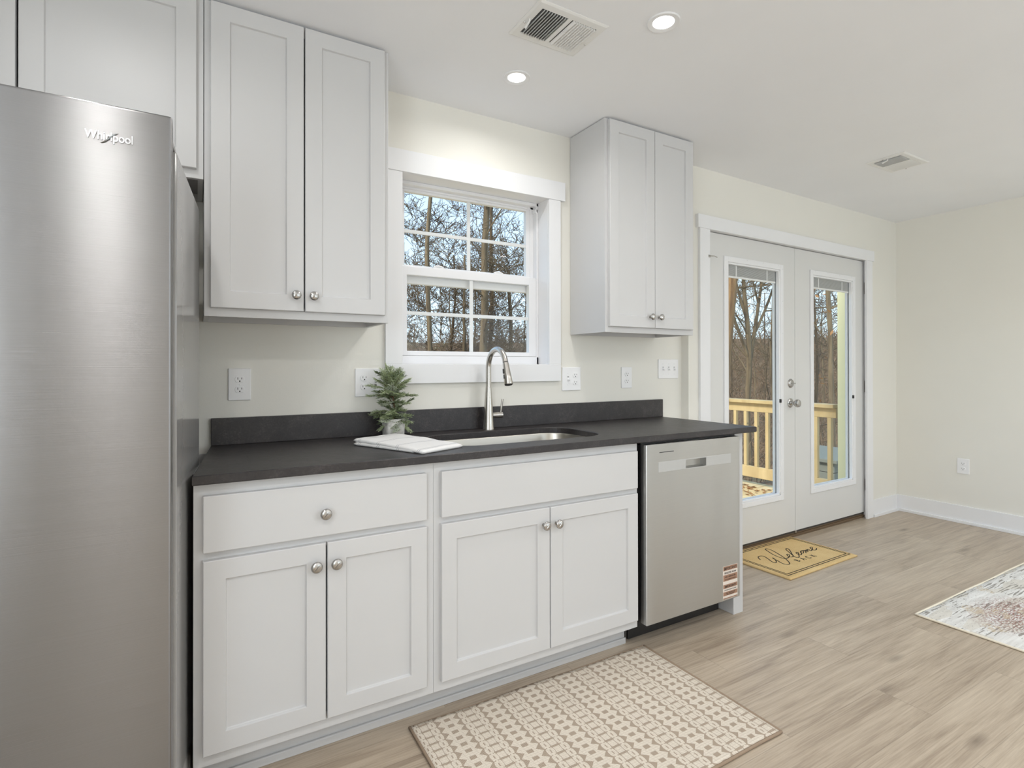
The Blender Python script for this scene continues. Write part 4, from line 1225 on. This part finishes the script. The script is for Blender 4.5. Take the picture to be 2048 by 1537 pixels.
for z, nb, L, el in levels:
    for k in range(nb):
        a = 2 * math.pi * (k + rnd.random() * 0.7) / nb
        e = R(el + rnd.uniform(-24, 24)); l = L * rnd.uniform(0.62, 1.12)
        p0 = Vector((PX - 0.006 * (z - 0.08) / 0.16, PY, ZT + z - 0.01))
        dv = Vector((math.cos(a) * math.cos(e), math.sin(a) * math.cos(e), math.sin(e)))
        p1 = p0 + dv * l * 0.5 + Vector((0, 0, 0.006)); p2 = p0 + dv * l
        p2.y = min(p2.y, -0.03); p1.y = min(p1.y, -0.03)
        tube(bm_s, [p0, p1, p2], [0.0016, 0.0012, 0.0006], 5)
        BR.append((p0, p1, p2, dv))
keep(obj('stems', bm_s, M['stem'], None, 'all'), pl)
fr_b = [new(), new(), new()]
def leaflet(bm, p, d, w, l, up):
    s = d.cross(up)
    if s.length < 1e-4: return
    s = s.normalized() * w
    a = p; b_ = p + d * l * 0.45 + s + up * 0.0006; c = p + d * l; e = p + d * l * 0.45 - s + up * 0.0006; g = p + d * l * 0.45 + up * 0.0018
    va, vb, vc, ve, vg = [bm.verts.new(q) for q in (a, b_, c, e, g)]
    for f in ((va, vb, vg), (vb, vc, vg), (vc, ve, vg), (ve, va, vg)): bm.faces.new(f)
for p0, p1, p2, dv in BR:
    ci = rnd.choice([0, 0, 0, 1, 1, 2])
    up = Vector((rnd.uniform(-.4, .4), rnd.uniform(-.4, .4), 1)).normalized()
    side = dv.cross(up).normalized()
    for k in range(8):
        t = 0.15 + 0.85 * k / 7
        p = (p0.lerp(p1, t * 2) if t < 0.5 else p1.lerp(p2, t * 2 - 1))
        for sg in (-1, 1, 0):
            d2 = (dv * 0.75 + side * sg * 0.8 + up * rnd.uniform(-.25, .25)).normalized()
            L2 = (0.032 - 0.012 * t) * rnd.uniform(0.8, 1.2)
            for q in range(5):
                pp = p + d2 * L2 * q / 5
                for s2 in (-1, 1):
                    d3 = (d2 * 0.8 + side * s2 * 0.55 + up * rnd.uniform(-.3, .4)).normalized()
                    c2 = ci if rnd.random() < 0.78 else rnd.choice([0, 1, 2])
                    leaflet(fr_b[c2], pp, d3, 0.0017, 0.0120 * rnd.uniform(0.7, 1.2), up)
for b_, nm, mm, lb in zip(fr_b, ('foliage', 'foliage', 'foliage'), ('needle_a', 'needle_b', 'needle_c'), ('sage green fronds', 'dark green fronds', 'frosted pale fronds')):
    for v in b_.verts:
        if v.co.y > -0.028: v.co.y = -0.028 - 0.1 * (v.co.y + 0.028)
    o = keep(obj(nm, b_, M[mm]), pl); o['label'] = lb

# ------------------------------------------------------------ outside: deck and railing
DZ = -0.060
bm = new()
y = 0.18; k = 0
while y < 4.0:
    box(bm, -3.0, 3.72, y, y + 0.136, DZ - 0.03, DZ, 0.003); y += 0.142; k += 1
struct(obj('floor_deck', bm, M['deck']))
def railing(name, label, x0, x1, y0, y1, nb, posts):
    t = thing(name, label, 'railing', (x0, y0, DZ))
    along_y = abs(y1 - y0) > abs(x1 - x0)
    def bar(nm, a, b_, z0, z1, half, off=0.0):
        bm = new()
        if along_y: box(bm, x0 - half + off, x0 + half + off, a, b_, z0, z1, 0.004)
        else: box(bm, a, b_, y0 - half + off, y0 + half + off, z0, z1, 0.004)
        return keep(obj(nm, bm, M['rail']), t)
    a, b_ = (y0, y1) if along_y else (x0, x1)
    bar('cap_rail', a, b_, 0.828, 0.862, 0.070)
    bar('top_rail', a, b_, 0.735, 0.827, 0.019)
    bar('bottom_rail', a, b_, 0.035, 0.150, 0.022)
    for k in range(nb):
        c = a + (b_ - a) * (k + 0.5) / nb
        bar('baluster', c - 0.018, c + 0.018, 0.149, 0.736, 0.018)
    for c in posts: bar('rail_post', c - 0.044, c + 0.044, DZ - 0.02, 0.827, 0.044, 0.066)
    return t
railing('deck_railing', 'raw lumber deck railing running out from the house', 3.54, 3.54, 0.50, 3.98, 27, (1.95, 3.9))
railing('deck_railing', 'raw lumber railing along the far edge of the deck', -2.9, 3.46, 3.98, 3.98, 46, (-2.8, -0.9, 1.2))
bm = new(); box(bm, 3.492, 3.600, 0.362, 0.470, DZ, 3.1, 0.006)
tag(obj('porch_post', bm, M['post']), 'tall pale cream square porch post at the near end of the deck railing', 'post')
# fallen leaves on the deck
bm = new(); rl = random.Random(8)
for k in range(420):
    if rl.random() < 0.75: x = 3.50 - abs(rl.gauss(0, 0.30)); y = rl.uniform(0.6, 3.8)
    else: x = rl.uniform(0.5, 3.45); y = rl.uniform(0.3, 3.8)
    s = rl.uniform(0.02, 0.045); a = rl.uniform(0, 6.28)
    c, sn = math.cos(a), math.sin(a)
    P = [(-1, 0, 0), (-0.2, 0.5, rl.uniform(0, .5)), (1, 0, rl.uniform(0, .4)), (-0.1, -0.5, rl.uniform(0, .5))]
    vs = [bm.verts.new((x + (p[0] * c - p[1] * sn) * s, y + (p[0] * sn + p[1] * c) * s, DZ + 0.002 + p[2] * s)) for p in P]
    bm.faces.new(vs)
o = tag(obj('fallen_leaves', bm, M['dry_leaf']), 'scattered dry brown leaves lying on the deck boards', 'leaves'); o['kind'] = 'stuff'

# ------------------------------------------------------------ outside: terrain
def ground_z(x, y):
    r = math.hypot(x + 1.6, y + 2.3)
    if r < 8: z = -0.75
    elif r < 26: z = -0.75 - 2.0 * (r - 8) / 18
    else:
        t = min(1, (r - 26) / 50); z = -2.75 + 7.4 * (t * t * (3 - 2 * t))
    z += 0.12 * mnoise.noise(Vector((x * 0.5, y * 0.5, 0))) + (0.9 * mnoise.noise(Vector((x * 0.06, y * 0.06, 3))) if r > 20 else 0)
    return z
bm = new(); g = []
na, nr = 110, 80
for i in range(na + 1):
    u = i / na * 2 - 1; row = []
    x = 110 * u * abs(u) ** 0.6
    for j in range(nr + 1):
        y = 0.165 + 110 * (j / nr) ** 1.8
        row.append((x, y, ground_z(x, y)))
    g.append(row)
V = [[bm.verts.new(p) for p in row] for row in g]
for i in range(na):
    for j in range(nr): bm.faces.new((V[i][j], V[i + 1][j], V[i + 1][j + 1], V[i][j + 1]))
o = obj('ground', bm, M['ground'], None, 'all'); struct(o)

# ------------------------------------------------------------ trees
def grow(bm, p, d, length, rad, depth, rg, wob=0.18, nseg=5, minr=0.004, kids=(2, 3), up=0.25):
    pts, rads = [p.copy()], [rad]
    q = p.copy(); dd = d.normalized()
    for s in range(nseg):
        dd = (dd + Vector((rg.uniform(-1, 1), rg.uniform(-1, 1), rg.uniform(-0.6, 0.6))) * wob * 0.5 + Vector((0, 0, up * 0.12))).normalized()
        q = q + dd * (length / nseg)
        pts.append(q.copy()); rads.append(max(minr, rad * (1 - 0.62 * (s + 1) / nseg)))
    tube(bm, pts, rads, 7 if rad > 0.05 else (5 if rad > 0.015 else 3), False)
    if depth <= 0: return
    nk = rg.randint(*kids) + (1 if depth > 1 else 2)
    for k in range(nk):
        i = rg.randint(max(1, nseg // 3), nseg)
        base = pts[i]; r0 = rads[i] * rg.uniform(0.5, 0.8)
        ax = Vector((rg.uniform(-1, 1), rg.uniform(-1, 1), rg.uniform(-0.25, 0.7))).normalized()
        nd = (dd * 0.55 + ax * 0.9).normalized()
        grow(bm, base, nd, length * rg.uniform(0.45, 0.72), max(minr, r0), depth - 1, rg, wob * 1.25, 4, minr, kids, up)
def tree(name, label, x, y, h, rad, seed, mat='bark', lean=(0, 0), first=0.35, limbs=9, limb_len=3.0, depth=3, leaves=0, group=None, snag=False, forks=None, minr=0.005):
    rg = random.Random(seed)
    z0 = ground_z(x, y) - 0.25
    t = thing(name, label, 'tree', (x, y, z0), group)
    bm = new(); pts = []; rads = []
    n = 14
    for k in range(n + 1):
        u = k / n
        pts.append(Vector((lean[0] * u * h + 0.16 * mnoise.noise(Vector((seed, u * 3, 0))), lean[1] * u * h + 0.16 * mnoise.noise(Vector((u * 3, seed, 4))), u * h)))
        rads.append(rad * (1.22 if k == 0 else 1.0) * (1 - (0.25 if snag else 0.62) * u))
    tube(bm, pts, rads, 12)
    obj('trunk', bm, M[mat], t, 'all')
    bm = new()
    for k in range(limbs):
        u = first + (0.97 - first) * (k + rg.random() * 0.6) / limbs
        i = min(n - 1, int(u * n)); p = pts[i].lerp(pts[i + 1], u * n - i)
        a = rg.uniform(0, 6.28); e = rg.uniform(0.2, 0.9)
        d = Vector((math.cos(a), math.sin(a), e))
        grow(bm, p, d, limb_len * (1.15 - 0.55 * u) * rg.uniform(0.7, 1.15), rads[i] * rg.uniform(0.22, 0.42), depth, rg, 0.30, 6, minr)
    if forks:
        for (u, dx, dy, dz, L, rr) in forks:
            i = min(n - 1, int(u * n)); p = pts[i].lerp(pts[i + 1], u * n - i)
            grow(bm, p, Vector((dx, dy, dz)), L, rr, depth, rg, 0.16, 7, minr)
    obj('branches', bm, M[mat], t, 'all')
    if leaves:
        bm = new()
        for k in range(leaves):
            a = rg.uniform(0, 6.28); r = abs(rg.gauss(0, 0.9)) + 0.15; z = rg.uniform(0.35, 0.95) * h
            c = Vector((r * math.cos(a) + lean[0] * z, r * math.sin(a) + lean[1] * z, z)); s = rg.uniform(0.035, 0.065)
            d1_ = Vector((rg.uniform(-1, 1), rg.uniform(-1, 1), rg.uniform(-1, 0.2))).normalized() * s; d2_ = Vector((rg.uniform(-1, 1), rg.uniform(-1, 1), rg.uniform(-1, 1))).normalized() * s * 0.5
            vs = [bm.verts.new(c - d1_), bm.verts.new(c + d2_), bm.verts.new(c + d1_), bm.verts.new(c - d2_)]; bm.faces.new(vs)
        obj('dry_leaves', bm, M['dry_leaf'], t)
    return t
def at(px, dist):
    """bearing measured on the photograph, distance in metres -> place on the ground"""
    a = 0.5273 + math.atan((px - 1024) / 1085.5)
    return -1.6128 + dist * math.sin(a), -2.3428 + dist * math.cos(a)
# trees seen through the kitchen window
x, y = at(846, 12.0); tree('bare_tree', 'straight bare trunk left of centre in the kitchen window', x, y, 11, 0.066, 11, 'bark', (0.032, -0.018), 0.62, 5, 2.2, 3)
x, y = at(957, 12.5); tree('bare_tree', 'thick leaning trunk just right of the window centre bar', x, y, 7.6, 0.092, 21, 'bark', (0.024, -0.012), 0.45, 6, 2.0, 3, snag=True)
x, y = at(979, 14.5); tree('bare_tree', 'tall slender trunk next to the thick leaning one', x, y, 11, 0.066, 31, 'bark_d', (0.01, 0.0), 0.40, 9, 2.8, 3)
x, y = at(1030, 15.0); tree('bare_tree', 'short snapped trunk right of the faucet in the window', x, y, 5.6, 0.062, 41, 'bark', (-0.035, 0.0), 0.45, 6, 2.2, 3, snag=True)
x, y = at(903, 15.5); tree('bare_tree', 'many-branched tree filling the middle of the window', x, y, 6.2, 0.06, 52, 'bark_d', (0.01, 0), 0.30, 13, 2.8, 4, minr=0.006)
x, y = at(929, 13.5); tree('bare_tree', 'crooked tree beside the window centre bar on its left', x, y, 5.6, 0.062, 61, 'bark', (0.0, 0), 0.32, 11, 2.6, 4, minr=0.006)
x, y = at(1062, 17.0); tree('bare_tree', 'tree with spreading boughs at the right edge of the window', x, y, 7.5, 0.06, 71, 'bark', (0.03, 0), 0.34, 12, 3.2, 4, minr=0.006)
x, y = at(806, 16.0); tree('bare_tree', 'thin forked tree at the left edge of the window', x, y, 5.2, 0.04, 81, 'bark', (0.02, 0), 0.3, 11, 2.4, 3, minr=0.006)
# trees seen through the french doors
x, y = at(1457, 9.0); tree('bare_tree', 'reddish trunk at the left edge of the left door glass', x, y, 9, 0.100, 91, 'bark_r', (0.0, 0.0), 0.55, 6, 2.0, 3)
x, y = at(1492, 12.0); tree('bare_tree', 'branching tree in the middle of the left door glass', x, y, 5.4, 0.078, 101, 'bark', (0.012, 0), 0.44, 8, 2.0, 3, forks=[(0.50, 0.30, 0.0, 1.0, 3.0, 0.045), (0.52, -0.35, 0.05, 1.0, 3.0, 0.038), (0.58, 0.6, -0.1, 1.0, 2.8, 0.033), (0.66, -0.1, 0.2, 1, 2.6, 0.033)])
x, y = at(1660, 10.5); tree('bare_tree', 'slim trunk with clinging dry leaves in the right door glass', x, y, 8.5, 0.050, 111, 'bark', (0.006, 0), 0.30, 10, 1.5, 3, leaves=340)
x, y = at(1545, 15.0); tree('bare_tree', 'tree behind the right edge of the left door glass', x, y, 6.5, 0.05, 121, 'bark', (0.02, 0), 0.3, 11, 2.4, 3)
x, y = at(1628, 15.0); tree('bare_tree', 'twisted tree at the left edge of the right door glass', x, y, 6.0, 0.045, 131, 'bark_d', (0.02, 0), 0.25, 11, 2.2, 3, leaves=160)
GT = 'thin bare trees further back in the woods'
rgt = random.Random(77)
for px in (822, 870, 888, 912, 943, 1004, 1040, 1075, 1470, 1508, 1533, 1552, 1618, 1640, 1672, 1690):
    dist = rgt.uniform(19, 34); x, y = at(px + rgt.uniform(-5, 5), dist)
    tree('woodland_tree', 'thin bare grey-brown tree far back in the woods', x, y, rgt.uniform(5.5, 9.5), rgt.uniform(0.035, 0.075), int(rgt.random() * 9999), rgt.choice(['bark', 'bark_d']), (rgt.uniform(-.05, .05), 0), 0.22, 7, 2.3, 2, group=GT, minr=0.007)
# undergrowth
bm = new(); rg = random.Random(5)
for k in range(2200):
    px = rg.uniform(780, 1120) if rg.random() < 0.45 else rg.uniform(1420, 1730)
    dist = 11 + 50 * rg.random() ** 0.8
    x, y = at(px, dist); z = ground_z(x, y)
    h = rg.uniform(0.7, 2.3) * (0.7 + dist / 70)
    r = 0.004 + 0.0006 * dist
    p = Vector((x, y, z - 0.1)); d = Vector((rg.uniform(-.5, .5), rg.uniform(-.5, .5), 1)).normalized()
    pts = [p]
    for s in range(4):
        d = (d + Vector((rg.uniform(-.35, .35), rg.uniform(-.35, .35), rg.uniform(-.2, .1)))).normalized(); p = p + d * h / 4; pts.append(p)
    tube(bm, pts, [r, r, r * 0.8, r * 0.6, r * 0.4], 3, False)
    for q in range(5):
        b0 = pts[rg.randint(1, 3)]; d2_ = Vector((rg.uniform(-1, 1), rg.uniform(-1, 1), rg.uniform(-.2, 1))).normalized()
        tube(bm, [b0, b0 + d2_ * h * 0.22, b0 + (d2_ + Vector((rg.uniform(-.4, .4), 0, .2))) * h * 0.4], [r * 0.6, r * 0.45, r * 0.3], 3, False)
o = tag(obj('undergrowth', bm, M['twig'], None), 'tangled leafless brush covering the slope behind the house', 'brush'); o['kind'] = 'stuff'
# grey board box in the yard
bx, by = at(1655, 9.2)
t = thing('yard_shed', 'low weathered grey board structure seen through the right door', 'shed', (bx, by, -0.9))
bm = new()
for k in range(6): box(bm, -0.55, 0.55, -0.4, 0.4, k * 0.135, k * 0.135 + 0.128, 0.004)
obj('board_wall', bm, M['shed'], t)
bm = new(); box(bm, -0.62, 0.62, -0.47, 0.47, 0.81, 0.86, 0.006); obj('shed_roof', bm, M['shed'], t)
